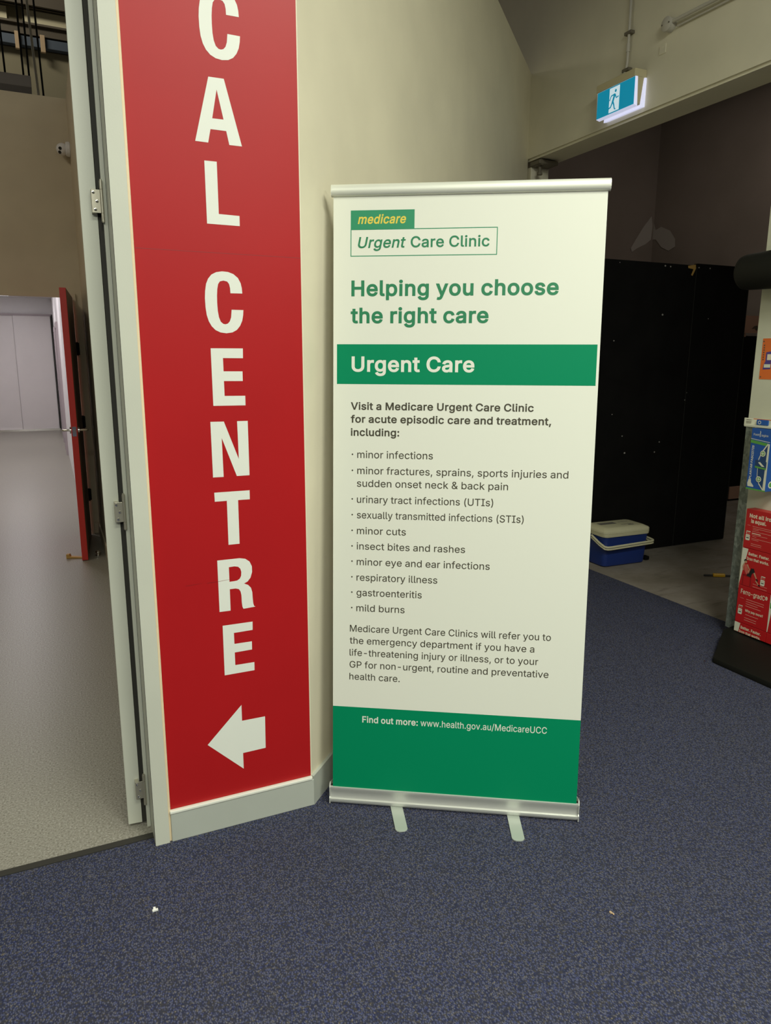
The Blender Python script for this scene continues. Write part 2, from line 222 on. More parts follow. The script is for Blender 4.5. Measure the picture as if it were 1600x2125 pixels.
LETTERS = {"A":[[[-2591,23018],[-2164,23025],[-1717,21342],[-2078,21339],[-2151,21692],[-2591,21691],[-2670,21335],[-3027,21338]],[[-2376,22725],[-2214,21980],[-2530,21974]]],"L":[[[-2801,20858],[-2454,20862],[-2456,19476],[-1860,19469],[-1863,19192],[-2801,19193]]],"C2":[[[-2959,17145],[-2944,17347],[-2906,17550],[-2843,17691],[-2744,17809],[-2605,17881],[-2433,17912],[-2261,17903],[-2104,17852],[-1974,17749],[-1899,17607],[-1869,17467],[-1859,17314],[-2211,17310],[-2216,17453],[-2241,17567],[-2294,17635],[-2404,17656],[-2505,17631],[-2561,17553],[-2591,17412],[-2607,17234],[-2611,17030],[-2603,16800],[-2576,16621],[-2528,16494],[-2456,16433],[-2390,16424],[-2322,16446],[-2260,16513],[-2218,16630],[-2195,16843],[-1844,16843],[-1858,16692],[-1891,16535],[-1959,16389],[-2059,16270],[-2197,16194],[-2374,16167],[-2547,16188],[-2690,16252],[-2799,16359],[-2877,16498],[-2929,16676],[-2953,16892]]],"E":[[[-2860,15730],[-1902,15734],[-1909,15448],[-2510,15450],[-2508,15063],[-1938,15060],[-1940,14773],[-2509,14778],[-2507,14338],[-1881,14333],[-1883,14045],[-2856,14051]]],"N":[[[-2967,13579],[-2563,13575],[-2151,12416],[-2161,13575],[-1833,13573],[-1836,11893],[-2233,11892],[-2648,13081],[-2639,11890],[-2962,11893]]],"T":[[[-2948,11421],[-1851,11419],[-1855,11132],[-2224,11136],[-2230,9739],[-2579,9738],[-2574,11139],[-2943,11138]]],"R":[[[-2953,9271],[-2251,9269],[-2070,9230],[-1936,9124],[-1865,8958],[-1865,8769],[-1924,8586],[-2021,8471],[-2140,8420],[-2009,8358],[-1920,8251],[-1882,8102],[-1876,7909],[-1864,7730],[-1842,7637],[-1796,7598],[-2186,7580],[-2218,7652],[-2231,7782],[-2237,8038],[-2257,8168],[-2308,8255],[-2411,8290],[-2599,8290],[-2601,7579],[-2952,7583]],[[-2600,9014],[-2427,9021],[-2307,8995],[-2240,8924],[-2211,8811],[-2222,8686],[-2268,8597],[-2355,8545],[-2462,8537],[-2598,8535]]],"E2":[[[-2876,7109],[-1908,7105],[-1914,6822],[-2528,6812],[-2524,6438],[-1953,6434],[-1957,6151],[-2526,6144],[-2525,5709],[-1896,5702],[-1900,5418],[-2881,5418]]],"arrow":[[[-3535,3105],[-2379,4279],[-2379,3713],[-1601,3705],[-1615,2553],[-2388,2542],[-2388,1967]]],"C1":[[[-2781,24467],[-2766,24669],[-2728,24872],[-2665,25013],[-2566,25131],[-2427,25203],[-2255,25234],[-2083,25225],[-1926,25174],[-1796,25071],[-1721,24929],[-1691,24789],[-1681,24636],[-2033,24632],[-2038,24775],[-2063,24889],[-2116,24957],[-2226,24978],[-2327,24953],[-2383,24875],[-2413,24734],[-2429,24556],[-2433,24352],[-2425,24122],[-2398,23943],[-2350,23816],[-2278,23755],[-2212,23746],[-2144,23768],[-2082,23835],[-2040,23952],[-2017,24165],[-1666,24165],[-1680,24014],[-1713,23857],[-1781,23711],[-1881,23592],[-2019,23516],[-2196,23489],[-2369,23510],[-2512,23574],[-2621,23681],[-2699,23820],[-2751,23998],[-2775,24214]]]}
GL = {}
for _l in GLYPHS.strip('\n').split('\n'):
    _ch, _adv, _rest = _l.split(' ', 2)
    GL[_ch] = (int(_adv)/1000, [[(int(p.split()[0])/1000, int(p.split()[1])/1000) for p in q.split(',')] for q in _rest.split('|')])
_cache = {}
def glyph(ch, bold):
    key = (ch, bold)
    if key in _cache: return _cache[key]
    adv, cs = GL[ch]
    def ar(c): return sum(c[i-1][0]*c[i][1]-c[i][0]*c[i-1][1] for i in range(len(c)))/2
    sg = 1 if ar(max(cs, key=lambda c: abs(ar(c)))) > 0 else -1
    out = []
    for c in cs:
        n = len(c); q = []
        for i in range(n):
            a, p, b = Vector(c[i-1]), Vector(c[i]), Vector(c[(i+1) % n])
            d0, d1 = (p-a).normalized(), (b-p).normalized()
            n0, n1 = Vector((d0.y, -d0.x))*sg, Vector((d1.y, -d1.x))*sg
            m = n0+n1
            if m.length < .3: m = n0
            m.normalize(); k = bold/max(.45, m.dot(n0))
            q.append((p.x+m.x*k, p.y+m.y*k))
        out.append(q)
    _cache[key] = (adv, cdt(out, False)); return _cache[key]
def text(bm, s, M, x0, y, x1, cap, mi, bold=0.0, slant=0.0, lift=0.0004):
    """one printed line: baseline y, from x0 to x1, capital height cap, in frame M"""
    pen = 0; items = []
    for ch in s:
        if ch == ' ': pen += .188; continue
        adv, g = glyph(ch, bold); items.append((pen, g)); pen += adv+bold*1.1
    lo = min(min(v[0] for v in g[0])+px for px, g in items); hi = max(max(v[0] for v in g[0])+px for px, g in items)
    sy = cap/(0.509+2*bold); sx = (x1-x0)/(hi-lo)
    if slant: sx = (x1-x0-slant*cap)/(hi-lo)
    for px, (V, Fc) in items:
        vv = [bm.verts.new(M @ Vector((x0+(v[0]+px-lo)*sx+slant*v[1]*sy, y+(v[1]+bold)*sy, lift))) for v in V]
        for f in Fc:
            try: nf = bm.faces.new([vv[i] for i in f])
            except ValueError: continue
            nf.material_index = mi
# ------------------------------------------------------------------ materials
def mat(name, rgb, rough=.6, metal=0.0, spec=None, emit=None, es=0, coat=0, build_fn=None):
    m = bpy.data.materials.new(name); m.use_nodes = True; nt = m.node_tree; b = nt.nodes['Principled BSDF']
    b.inputs['Base Color'].default_value = (*rgb, 1); b.inputs['Roughness'].default_value = rough; b.inputs['Metallic'].default_value = metal
    if spec is not None: b.inputs['Specular IOR Level'].default_value = spec
    if emit: b.inputs['Emission Color'].default_value = (*emit, 1); b.inputs['Emission Strength'].default_value = es
    if coat: b.inputs['Coat Weight'].default_value = coat
    if build_fn: build_fn(nt, b)
    return m
def coords(nt, scale=(1, 1, 1), rot=(0, 0, 0)):
    tc = nt.nodes.new('ShaderNodeTexCoord'); mp = nt.nodes.new('ShaderNodeMapping'); mp.inputs['Scale'].default_value = scale
    mp.inputs['Rotation'].default_value = rot; nt.links.new(tc.outputs['Object'], mp.inputs['Vector']); return mp.outputs[0]
def noise(nt, vec, scale, detail=2, rough=.5):
    n = nt.nodes.new('ShaderNodeTexNoise'); n.inputs['Scale'].default_value = scale; n.inputs['Detail'].default_value = detail
    n.inputs['Roughness'].default_value = rough; nt.links.new(vec, n.inputs['Vector']); return n.outputs['Fac']
def ramp(nt, fac, stops, interp='LINEAR'):
    r = nt.nodes.new('ShaderNodeValToRGB'); r.color_ramp.interpolation = interp; e = r.color_ramp.elements
    e[0].position, e[0].color = stops[0][0], (*stops[0][1], 1); e[1].position, e[1].color = stops[1][0], (*stops[1][1], 1)
    for p, c in stops[2:]:
        q = e.new(p); q.color = (*c, 1)
    nt.links.new(fac, r.inputs[0]); return r.outputs[0]
def bump(nt, b, h, strength, dist):
    n = nt.nodes.new('ShaderNodeBump'); n.inputs['Strength'].default_value = strength; n.inputs['Distance'].default_value = dist
    nt.links.new(h, n.inputs['Height']); nt.links.new(n.outputs[0], b.inputs['Normal'])
def mix(nt, fac, a, b_):
    n = nt.nodes.new('ShaderNodeMix'); n.data_type = 'RGBA'
    if isinstance(fac, (int, float)): n.inputs[0].default_value = fac
    else: nt.links.new(fac, n.inputs[0])
    for i, v in ((6, a), (7, b_)):
        if isinstance(v, tuple): n.inputs[i].default_value = (*v, 1)
        else: nt.links.new(v, n.inputs[i])
    return n.outputs[2]
def painted(name, rgb, rough=.55, tint=.05, bscale=220, bst=.06, spec=None):
    def fn(nt, b):
        c = coords(nt); f = noise(nt, c, 3.0, 4)
        lo = tuple(x*(1-tint) for x in rgb); hi = tuple(min(1, x*(1+tint)) for x in rgb)
        nt.links.new(ramp(nt, f, [(.3, lo), (.7, hi)]), b.inputs['Base Color'])
        bump(nt, b, noise(nt, c, bscale, 2), bst, .002)
    return mat(name, rgb, rough, spec=spec, build_fn=fn)
def carpet_fn(nt, b):
    c = coords(nt, (1, .62, 1), (0, 0, .85))
    v = nt.nodes.new('ShaderNodeTexVoronoi'); v.inputs['Scale'].default_value = 250; nt.links.new(c, v.inputs['Vector'])
    loop = ramp(nt, v.outputs['Distance'], [(.05, (1, 1, 1)), (.62, (.28, .28, .28))])
    p1 = noise(nt, coords(nt), 120, 4, .75)
    col = ramp(nt, p1, [(.36, (.068, .082, .235)), (.47, (.105, .120, .225)), (.56, (.140, .146, .200)), (.66, (.26, .222, .155))])
    p2 = noise(nt, coords(nt, rot=(0, 0, 2)), 26, 3, .6)
    col = mix(nt, ramp(nt, p2, [(.52, (0, 0, 0)), (.70, (.35, .35, .35))]), col, (.17, .155, .14))
    p3 = noise(nt, coords(nt), 1.6, 3)
    col = mix(nt, ramp(nt, p3, [(.35, (0, 0, 0)), (.75, (.25, .25, .25))]), col, (.15, .15, .19))
    m = nt.nodes.new('ShaderNodeMix'); m.data_type = 'RGBA'; m.blend_type = 'MULTIPLY'; m.inputs[0].default_value = 1
    nt.links.new(col, m.inputs[6]); nt.links.new(loop, m.inputs[7])
    nt.links.new(m.outputs[2], b.inputs['Base Color']); bump(nt, b, loop, .5, .003)
def vinyl_fn(nt, b):
    c = coords(nt); f = noise(nt, c, 150, 3, .7)
    col = ramp(nt, f, [(.34, (.13, .12, .095)), (.44, (.27, .255, .21)), (.56, (.31, .295, .25)), (.66, (.45, .43, .38))])
    nt.links.new(col, b.inputs['Base Color'])
    bump(nt, b, noise(nt, c, 90, 2), .05, .002)
def concrete_fn(nt, b):
    c = coords(nt); f = noise(nt, c, 2.2, 6, .6)
    col = ramp(nt, f, [(.3, (.17, .145, .11)), (.7, (.31, .275, .24))])
    col = mix(nt, ramp(nt, noise(nt, coords(nt, (1, 7, 1), (0, 0, .5)), 2.5, 5, .7), [(.56, (0, 0, 0)), (.66, (.5, .5, .5))]), col, (.09, .075, .06))
    nt.links.new(col, b.inputs['Base Color']); bump(nt, b, f, .1, .01)
def galv_fn(nt, b):
    c = coords(nt, (1, 1, .6)); v = nt.nodes.new('ShaderNodeTexVoronoi'); v.inputs['Scale'].default_value = 90; nt.links.new(c, v.inputs['Vector'])
    f = noise(nt, c, 60, 4, .7)
    m = mix(nt, .5, v.outputs['Color'], f)
    bw = nt.nodes.new('ShaderNodeRGBToBW'); nt.links.new(m, bw.inputs[0])
    nt.links.new(ramp(nt, bw.outputs[0], [(.25, (.12, .145, .13)), (.75, (.33, .37, .33))]), b.inputs['Base Color'])
def partition_fn(nt, b):
    c = coords(nt); f = noise(nt, c, 5, 4)
    nt.links.new(ramp(nt, f, [(.3, (.0035, .0033, .003)), (.75, (.007, .0065, .006))]), b.inputs['Base Color'])
def storewall_fn(nt, b):
    c = coords(nt); f = noise(nt, c, 1.4, 4)
    nt.links.new(ramp(nt, f, [(.3, (.27, .23, .20)), (.7, (.33, .28, .25))]), b.inputs['Base Color'])
M_CARPET = mat('navy_carpet', (.05, .05, .1), .95, spec=.15, build_fn=carpet_fn)
M_VINYL = mat('speckled_vinyl', (.25, .24, .22), .36, spec=.2, build_fn=vinyl_fn)
M_CONC = mat('bare_concrete', (.2, .18, .15), .75, build_fn=concrete_fn)
M_WALL = painted('cream_wall_paint', (.81, .755, .565), .5)
M_BULK = painted('bulkhead_paint', (.75, .705, .54), .6)
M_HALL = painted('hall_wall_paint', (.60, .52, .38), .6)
M_TRIM = painted('grey_green_gloss', (.49, .515, .455), .35, .04)
M_FRAME = painted('door_frame_gloss', (.63, .64, .54), .35, .03)
M_GAP = mat('dark_rubber', (.03, .028, .022), .7)  # dark strips, and the shade painted into the door gap
M_CAULK = painted('cream_caulk', (.86, .70, .46), .5)
M_BEAD = painted('white_bead_paint', (.85, .86, .76), .35)
M_RED = painted('red_vinyl', (.445, .009, .011), .42, .03, 40, .03, .32)
M_SIGNW = mat('white_vinyl', (.84, .86, .77), .45)
M_REDLINE = mat('vinyl_seam', (.30, .012, .014), .5)
M_SHEET = mat('banner_white', (.83, .84, .725), .5, spec=.2)
M_GREEN = mat('banner_green', (.0, .255, .11), .5, spec=.15)
M_LOGO = mat('banner_logo_green', (.012, .27, .12), .45)
M_TXTG = mat('banner_text_green', (.01, .215, .085), .5)
M_DARK = mat('banner_text_dark', (.06, .052, .03), .5)
M_YEL = mat('banner_text_yellow', (.80, .62, .07), .5)
M_ALU = mat('satin_aluminium', (.64, .65, .60), .40, .40)
M_RAIL = mat('rail_anodised', (.80, .81, .70), .38, .25)
M_FOOT = mat('foot_steel', (.55, .60, .53), .45, .35)
M_BLACK = mat('black_plastic', (.012, .012, .010), .45)
M_MATTB = mat('black_steel', (.007, .007, .005), .6, spec=.25)
M_STEEL = mat('hinge_steel', (.55, .52, .42), .4, .7)
M_CHROME = mat('chrome', (.75, .74, .70), .15, 1.0)
M_PART = mat('black_partition_board', (.005, .005, .005), .8, spec=.15, build_fn=partition_fn)
M_DARKMARK = mat('worn_lid_label', (.16, .15, .13), .6)
M_EDGE = mat('board_edge', (.02, .02, .017), .8)
M_SPOT = mat('wall_putty_spot', (.35, .33, .30), .7)
M_STORE = mat('storeroom_wall', (.3, .26, .23), .8, build_fn=storewall_fn)
M_REFLPATCH = mat('plaster_smear', (.52, .49, .46), .8)  # pale colour of the painted dusty reflection
M_VOID = mat('dark_ceiling_void', (.01, .01, .01), .9)
M_GRID = mat('ceiling_grid_metal', (.09, .085, .08), .6)
M_GALV = mat('galvanised_steel', (.3, .34, .3), .5, .35, build_fn=galv_fn)
M_PANEL = painted('shelf_back_panel', (.60, .60, .47), .5, .06)
M_CBLUE = mat('cooler_blue', (.010, .030, .165), .4)
M_CWHITE = mat('cooler_cream', (.60, .57, .38), .5)
M_CART = mat('carton_red', (.50, .010, .012), .4)
M_CART2 = mat('carton_red_dark', (.30, .006, .008), .45)
M_CREAM = mat('print_cream', (.80, .70, .52), .5)
M_PWHITE = mat('print_white', (.72, .72, .58), .5)
M_PINK = mat('print_pink', (.75, .30, .24), .5)
M_SKIN = mat('print_skin', (.55, .30, .18), .5)
M_TOP = mat('print_coral', (.60, .12, .09), .5)
M_PBLK = mat('print_black', (.012, .010, .010), .5)
M_BLUE = mat('carton_blue', (.010, .085, .36), .4)
M_NAVY = mat('print_navy', (.012, .05, .15), .5)
M_PGRN = mat('print_green', (.10, .34, .06), .5)
M_ORANGE = mat('orange_paper', (.75, .16, .025), .6)
M_PURP = mat('print_purple', (.08, .05, .25), .6)
M_CASE = mat('exit_sign_case', (.62, .55, .34), .5)
M_DIFF = mat('exit_sign_diffuser', (.7, .72, .85), .4, emit=(.62, .64, .86), es=.72)
M_TEAL = mat('exit_sign_teal', (.0, .12, .16), .3, emit=(.0, .17, .27), es=1.05)
M_PICTW = mat('exit_sign_white', (.7, .8, .85), .3, emit=(.52, .66, .74), es=.75)
M_PIPE = mat('conduit_pvc', (.55, .52, .44), .45)
M_CLIP = mat('conduit_clip', (.16, .14, .10), .6)
M_REDDOOR = mat('red_door_paint', (.55, .03, .022), .4)
M_DOORSHADE = mat('grey_brown_door_face', (.16, .11, .08), .5)  # shade beside the hall wall put into the door's colour
M_COOLW = painted('far_room_white', (.80, .78, .78), .5, .02)
M_CUP = painted('cupboard_laminate', (.78, .74, .73), .4, .02)
M_LAMP = mat('lamp_tube', (.9, .9, 1), .4, emit=(.95, .95, 1.0), es=6)
M_BRASS = mat('wooden_wedge', (.50, .30, .08), .6)
M_BEAM = mat('brown_steel_beam', (.10, .08, .055), .7)
M_CLAD = mat('cream_cladding', (.62, .56, .38), .7)
M_BLUEB = mat('blue_grey_beam', (.07, .09, .12), .6)
M_OLIVE = mat('olive_cladding', (.25, .22, .14), .8)
M_MAUVE = mat('mauve_frame', (.42, .36, .38), .5)
M_TOOLY = mat('yellow_handle', (.75, .42, .02), .4)
M_PAPER = mat('scrap_paper', (.85, .85, .80), .7)
M_CRUMB = mat('tan_crumb', (.50, .36, .22), .8)
M_DUCT = mat('grey_duct', (.22, .20, .19), .6)
M_PEACH = mat('peach_paper', (.48, .28, .20), .7)
# ------------------------------------------------------------------ the setting
def struct(name, bm, m, label, cat, parent=None, smooth=False):
    o = build(name, bm, m, parent, smooth)
    if parent is None: tag(o, label, cat, kind='structure')
    return o
def box_struct(name, mn, mx, m, label, cat, bev=0):
    bm = bmesh.new(); bx(bm, mn, mx, 0, bev); return struct(name, bm, m, label, cat)
bm = bmesh.new()
prism(bm, [(-6, -7.5), (2.87, -7.5), (2.87, 2.87), (2.70, 2.87), (-.05, .12), (-.05, .035), (-6, .035)], -.10, 0)
struct('floor', bm, M_CARPET, 'navy blue flecked carpet in front of the banner', 'floor')
bm = bmesh.new(); bx(bm, (-6, .062, -.10), (-.02, 15.6, 0)); struct('floor_corridor', bm, M_VINYL, 'glossy grey speckled vinyl floor through the doorway', 'floor')
bm = bmesh.new(); bx(bm, (2.87, -7.5, -.10), (9.5, 6.0, -.001)); struct('floor_storeroom', bm, M_CONC, 'bare brown concrete floor under the blue cooler', 'floor')
box_struct('trim_1', (-6, .035, -.09), (-.40, .062, .003), M_GAP, 'dark threshold strip between carpet and vinyl floor', 'trim')
WH = 3.59
bm = bmesh.new()
prism(bm, [(-.49, 0), (0, 0), (2.684, 2.684), (2.684, 2.85), (-.05, .12), (-.49, .12)][:2]+[(0, .12), (-.49, .12)], 0, WH)
bx(bm, (-2.3, 0, 3.16), (-.49, .12, WH)); bx(bm, (-6, 0, 0), (-2.3, .12, WH))
struct('wall_left', bm, M_WALL, 'cream wall behind the tall red sign', 'wall')
bm = bmesh.new(); prism(bm, [(0, 0), (2.684, 2.684), (2.684, 2.86), (0.0, .17)], 0, WH)
struct('wall_angled', bm, M_WALL, 'cream wall angled back behind the white banner', 'wall')
bm = bmesh.new()
prism(bm, [(-8, 3.012), (9, 3.012), (9, 7.5), (-8, 7.5)], 0, .23, 0, frame((2.684, 0, 0), (0, 1, 0), (0, 0, 1)))
prism(bm, [(-8, 2.995), (9, 2.995), (9, 3.012), (-8, 3.012)], .012, .225, 0, frame((2.684, 0, 0), (0, 1, 0), (0, 0, 1)))
struct('wall_right', bm, M_BULK, 'cream bulkhead wall carrying the green exit sign', 'wall')
bm = bmesh.new()
bx(bm, (-.484, -.012, 0), (.005, .01, .100), 0, .002)
struct('baseboard_left', bm, M_TRIM, 'grey green baseboard under the red sign', 'baseboard')
bm = bmesh.new()
prism(bm, [(-.486, 0), (.0, 0), (.0, -.010), (-.002, -.015), (-.486, -.015)], .100, .111, bev=.003)
struct('trim_2', bm, M_BEAD, 'white quad bead on top of the baseboard under the sign', 'trim')
bm = bmesh.new()
prism(bm, [(.004, -.012), (2.69, 2.667), (2.69, 2.69), (-.002, .0)], 0, .112)
struct('baseboard_angled', bm, M_TRIM, 'grey baseboard running behind the banner', 'baseboard')
bm = bmesh.new(); bx(bm, (-.4915, -.006, 0), (-.483, .01, 3.16), 0, .002)
struct('trim_3', bm, M_CAULK, 'cream caulk line between door frame and red sign', 'trim')
# doorway with its open leaf
d1 = thing('door_1', (-.55, .12, 0), 'cream door standing open beside the red sign, seen edge on', 'door', kind='structure')
def rel(o): return Matrix.Translation(-Vector(o.location))
def part(name, bm, m, parent, smooth=False, off=None):
    bmesh.ops.transform(bm, matrix=Matrix.Translation(-Vector(off if off is not None else parent.location)), verts=bm.verts)
    return build(name, bm, m, parent, smooth)
bm = bmesh.new()
prism(bm, [(-.536, -.012), (-.4912, -.012), (-.4912, .12), (-.5480, .12), (-.5480, .105), (-.536, .105)], 0, 3.16)
bx(bm, (-2.3, -.012, 3.10), (-.536, .12, 3.16))
jamb = part('door_frame', bm, M_FRAME, d1)
bm = bmesh.new(); bx(bm, (-.5369, -.0105, 0), (-.5358, -.0070, 3.10)); bx(bm, (-.5366, .100, 0), (-.5358, .1055, 3.10))
part('rebate_seal', bm, M_GAP, d1)  # thin dark line along the frame rebate
bm = bmesh.new(); bx(bm, (-.0445, 0, .010), (0, .92, 3.08), 0, .0015, M=Matrix.Translation((-.5615, .122, 0)) @ Matrix.Rotation(math.radians(-5.2), 4, 'Z'))
leaf = part('door_leaf', bm, M_FRAME, d1)
bm = bmesh.new(); bx(bm, (-.5600, .122, .012), (-.5478, .16, 3.08)); part('edge_seal', bm, M_GAP, d1)  # dark strip standing in for the shade in the gap beside the leaf
for zc in (1.973, 1.084, .142):
    bm = bmesh.new()
    bx(bm, (-.5765, .1005, zc-.031), (-.547, .1035, zc+.031), 0, .0008); bx(bm, (-.5765, .1030, zc-.031), (-.5655, .1225, zc+.031))
    hg = part('hinge', bm, M_STEEL, d1); hg['label'] = 'steel butt hinge'
    bm = bmesh.new()
    for z0, z1 in ((zc+.032, zc+.054), (zc-.054, zc-.032), (zc-.0305, zc+.0305)):
        cyl(bm, (-.5495, .099, z0), (-.5495, .099, z1), .0044, seg=16)
    cyl(bm, (-.5495, .099, zc-.056), (-.5495, .099, zc+.058), .0032, seg=12)
    part('hinge_pin', bm, M_STEEL, hg, True, off=d1.location)
    for dx, dz in ((-.5705, .023), (-.562, 0), (-.5675, -.022)):
        bm = bmesh.new(); lathe(bm, [(0, -.0005), (.0045, -.0005), (.0040, .0009), (.0018, .0013), (.0012, .0004), (0, .0004)], frame((dx, .1002, zc+dz), (1, 0, 0), (0, 0, 1)), 16)
        part('screw', bm, M_CHROME, hg, True, off=d1.location)
# hall behind the doorway
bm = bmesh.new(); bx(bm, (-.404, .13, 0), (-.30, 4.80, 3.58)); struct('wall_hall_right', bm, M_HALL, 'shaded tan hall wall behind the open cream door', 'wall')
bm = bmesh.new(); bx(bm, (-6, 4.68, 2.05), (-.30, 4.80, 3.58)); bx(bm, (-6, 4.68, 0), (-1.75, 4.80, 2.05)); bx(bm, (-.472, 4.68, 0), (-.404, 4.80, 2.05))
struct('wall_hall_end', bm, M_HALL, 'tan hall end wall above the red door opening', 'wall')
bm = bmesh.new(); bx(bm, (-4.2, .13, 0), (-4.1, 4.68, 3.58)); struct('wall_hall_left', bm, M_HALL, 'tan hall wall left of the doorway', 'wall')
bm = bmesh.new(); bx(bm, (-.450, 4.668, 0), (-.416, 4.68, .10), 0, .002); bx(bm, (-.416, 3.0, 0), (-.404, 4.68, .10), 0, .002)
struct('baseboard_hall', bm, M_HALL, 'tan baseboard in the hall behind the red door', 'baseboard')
bm = bmesh.new()
bx(bm, (-.50, 4.80, 0), (-.40, 15.5, 2.78)); struct('wall_far_right', bm, M_COOLW, 'white right wall of the bright room beyond the red door', 'wall')
bm = bmesh.new(); bx(bm, (-3.3, 4.80, 0), (-3.2, 15.5, 2.78)); struct('wall_far_left', bm, M_COOLW, 'white left wall of the bright room beyond the red door', 'wall')
bm = bmesh.new(); bx(bm, (-3.3, 15.5, 0), (-.40, 15.6, 2.78)); bx(bm, (-3.2, 15.38, 2.45), (-.5, 15.5, 2.78)); struct('wall_far_end', bm, M_COOLW, 'white end wall above the sliding cupboard doors', 'wall')
bm = bmesh.new(); bx(bm, (-3.3, 4.80, 2.78), (-.40, 15.6, 2.84)); struct('ceiling', bm, M_COOLW, 'white ceiling of the bright room beyond the red door', 'ceiling')
# frames of the doors in the far room's right wall
for i, (ya, yb_) in enumerate(((12.6, 13.5), (10.6, 11.5))):
    t = thing('door_%d' % (3+i), (-.5, ya, 0), ('mauve framed door furthest down the bright room right wall', 'mauve framed door nearer along the bright room right wall')[i], 'door', kind='structure')
    bm = bmesh.new(); bx(bm, (-.53, ya, 0), (-.50, ya+.08, 2.1)); bx(bm, (-.53, yb_-.08, 0), (-.50, yb_, 2.1)); bx(bm, (-.53, ya+.08, 2.02), (-.50, yb_-.08, 2.1)); part('door_frame', bm, M_MAUVE, t)
    bm = bmesh.new(); bx(bm, (-.515, ya+.08, 0), (-.50, yb_-.08, 2.02)); part('door_leaf', bm, M_COOLW, t)
# sliding cupboard at the end
t = thing('sliding_cupboard', (-1.28, 15.4, 0), 'white sliding door cupboard across the end of the bright room', 'cupboard')
for k, (xa, xb) in enumerate(((-.545, -1.272), (-1.268, -2.0), (-1.996, -2.72))):
    bm = bmesh.new(); bx(bm, (min(xa, xb)+.004, 15.33+.02*(k % 2), .03), (max(xa, xb)-.004, 15.35+.02*(k % 2), 2.41), 0, .002); part('sliding_door', bm, M_CUP, t)
bm = bmesh.new(); bx(bm, (-3.1, 15.31, 2.41), (-.53, 15.38, 2.45)); part('top_track', bm, M_MAUVE, t)
bm = bmesh.new(); bx(bm, (-3.1, 15.31, 0), (-.53, 15.375, .03)); part('bottom_track', bm, M_CHROME, t)
bm = bmesh.new(); bx(bm, (-.545, 15.31, .03), (-.53, 15.375, 2.41)); part('side_channel', bm, M_GAP, t)
for i, yy in enumerate((8.0, 11.2, 14.2)):
    t = thing('ceiling_light', (-1.35, yy, 2.78), ('fluorescent ceiling light nearest the red door', 'middle fluorescent ceiling light of the bright room', 'fluorescent ceiling light nearest the white cupboard')[i], 'light', 'ceiling lights in the bright room')
    bm = bmesh.new(); bx(bm, (-1.45, yy-.3, 2.755), (-1.25, yy+.3, 2.78), 0, .003); part('housing', bm, M_COOLW, t)
    bm = bmesh.new(); bx(bm, (-1.43, yy-.28, 2.742), (-1.27, yy+.28, 2.755), 0, .004); part('diffuser', bm, M_LAMP, t)
# red door
d2 = thing('door_2', (-.45, 4.66, 0), 'red edged door standing open at the hall end', 'door', kind='structure')
ang = math.atan2(.074, .93)
def dR(p0=(-.595, 3.72)):
    return Matrix.Translation((p0[0], p0[1], 0)) @ Matrix.Rotation(-ang, 4, 'Z')
bm = bmesh.new(); bx(bm, (0, 0, .006), (.044, .93, 2.04), 0, .0015, M=dR())
lf = part('door_leaf', bm, [M_REDDOOR], d2)
bm = bmesh.new(); bx(bm, (.0442, .02, .01), (.0452, .92, 2.035), 0, M=dR()); part('door_skin', bm, M_DOORSHADE, d2)  # thin sheet painting the shaded side of the red door
bm = bmesh.new(); bx(bm, (.008, -.002, .968), (.036, .0006, 1.04), 0, M=dR()); bx(bm, (.014, -.012, .995), (.030, .001, 1.018), 0, .002, M=dR()); part('lock_plate', bm, M_CHROME, d2)
for sgn in (-1, 1):
    bm = bmesh.new(); xc = .022+sgn*.022
    cyl(bm, dR() @ Vector((xc, .06, 1.01)), dR() @ Vector((xc+sgn*.012, .06, 1.01)), .026, seg=24)
    tube(bm, [dR() @ Vector(p) for p in ((xc, .06, 1.01), (xc+sgn*.052, .06, 1.01), (xc+sgn*.060, .064, 1.01), (xc+sgn*.062, .08, 1.008), (xc+sgn*.062, .18, 1.0))], .0085)
    part('lever_handle', bm, M_CHROME, d2, True)
bm = bmesh.new(); bx(bm, (-.475, 4.66, 0), (-.452, 4.682, 2.075)); bx(bm, (-1.75, 4.66, 2.04), (-.475, 4.70, 2.075))
part('door_frame', bm, M_HALL, d2)
for zc in (1.62, 1.0, .36):
    bm = bmesh.new(); bx(bm, (-.478, 4.648, zc-.05), (-.452, 4.66, zc+.05), 0, .002); cyl(bm, (-.470, 4.645, zc-.055), (-.470, 4.645, zc+.055), .008, seg=12)
    part('hinge', bm, M_MATTB, d2)
bm = bmesh.new(); prism(bm, [(0, 0), (.125, 0), (.125, .008), (.03, .016), (.022, .034), (0, .034)], -.018, .018, 0, frame((-.70, 3.86, 0.0005), (.94, -.34, 0), (0, 0, 1)), .002)
tag(build('door_wedge', bm, M_BRASS), 'small wooden wedge on the vinyl floor at the foot of the red door', 'door wedge')
t = thing('door_stop', (-.472, 3.85, 0), 'small round metal door stop on the floor behind the red door', 'door stop')
bm = bmesh.new(); lathe(bm, [(0, 0), (.024, 0), (.024, .004), (.012, .008), (.010, .022), (0, .022)], Matrix(), 24); build('base', bm, M_CHROME, t, True)
bm = bmesh.new(); lathe(bm, [(0, .0), (.015, .0), (.019, .004), (.019, .012), (.014, .017), (0, .018)], Matrix.Translation((0, 0, .022)), 24); build('buffer', bm, M_CHROME, t, True)
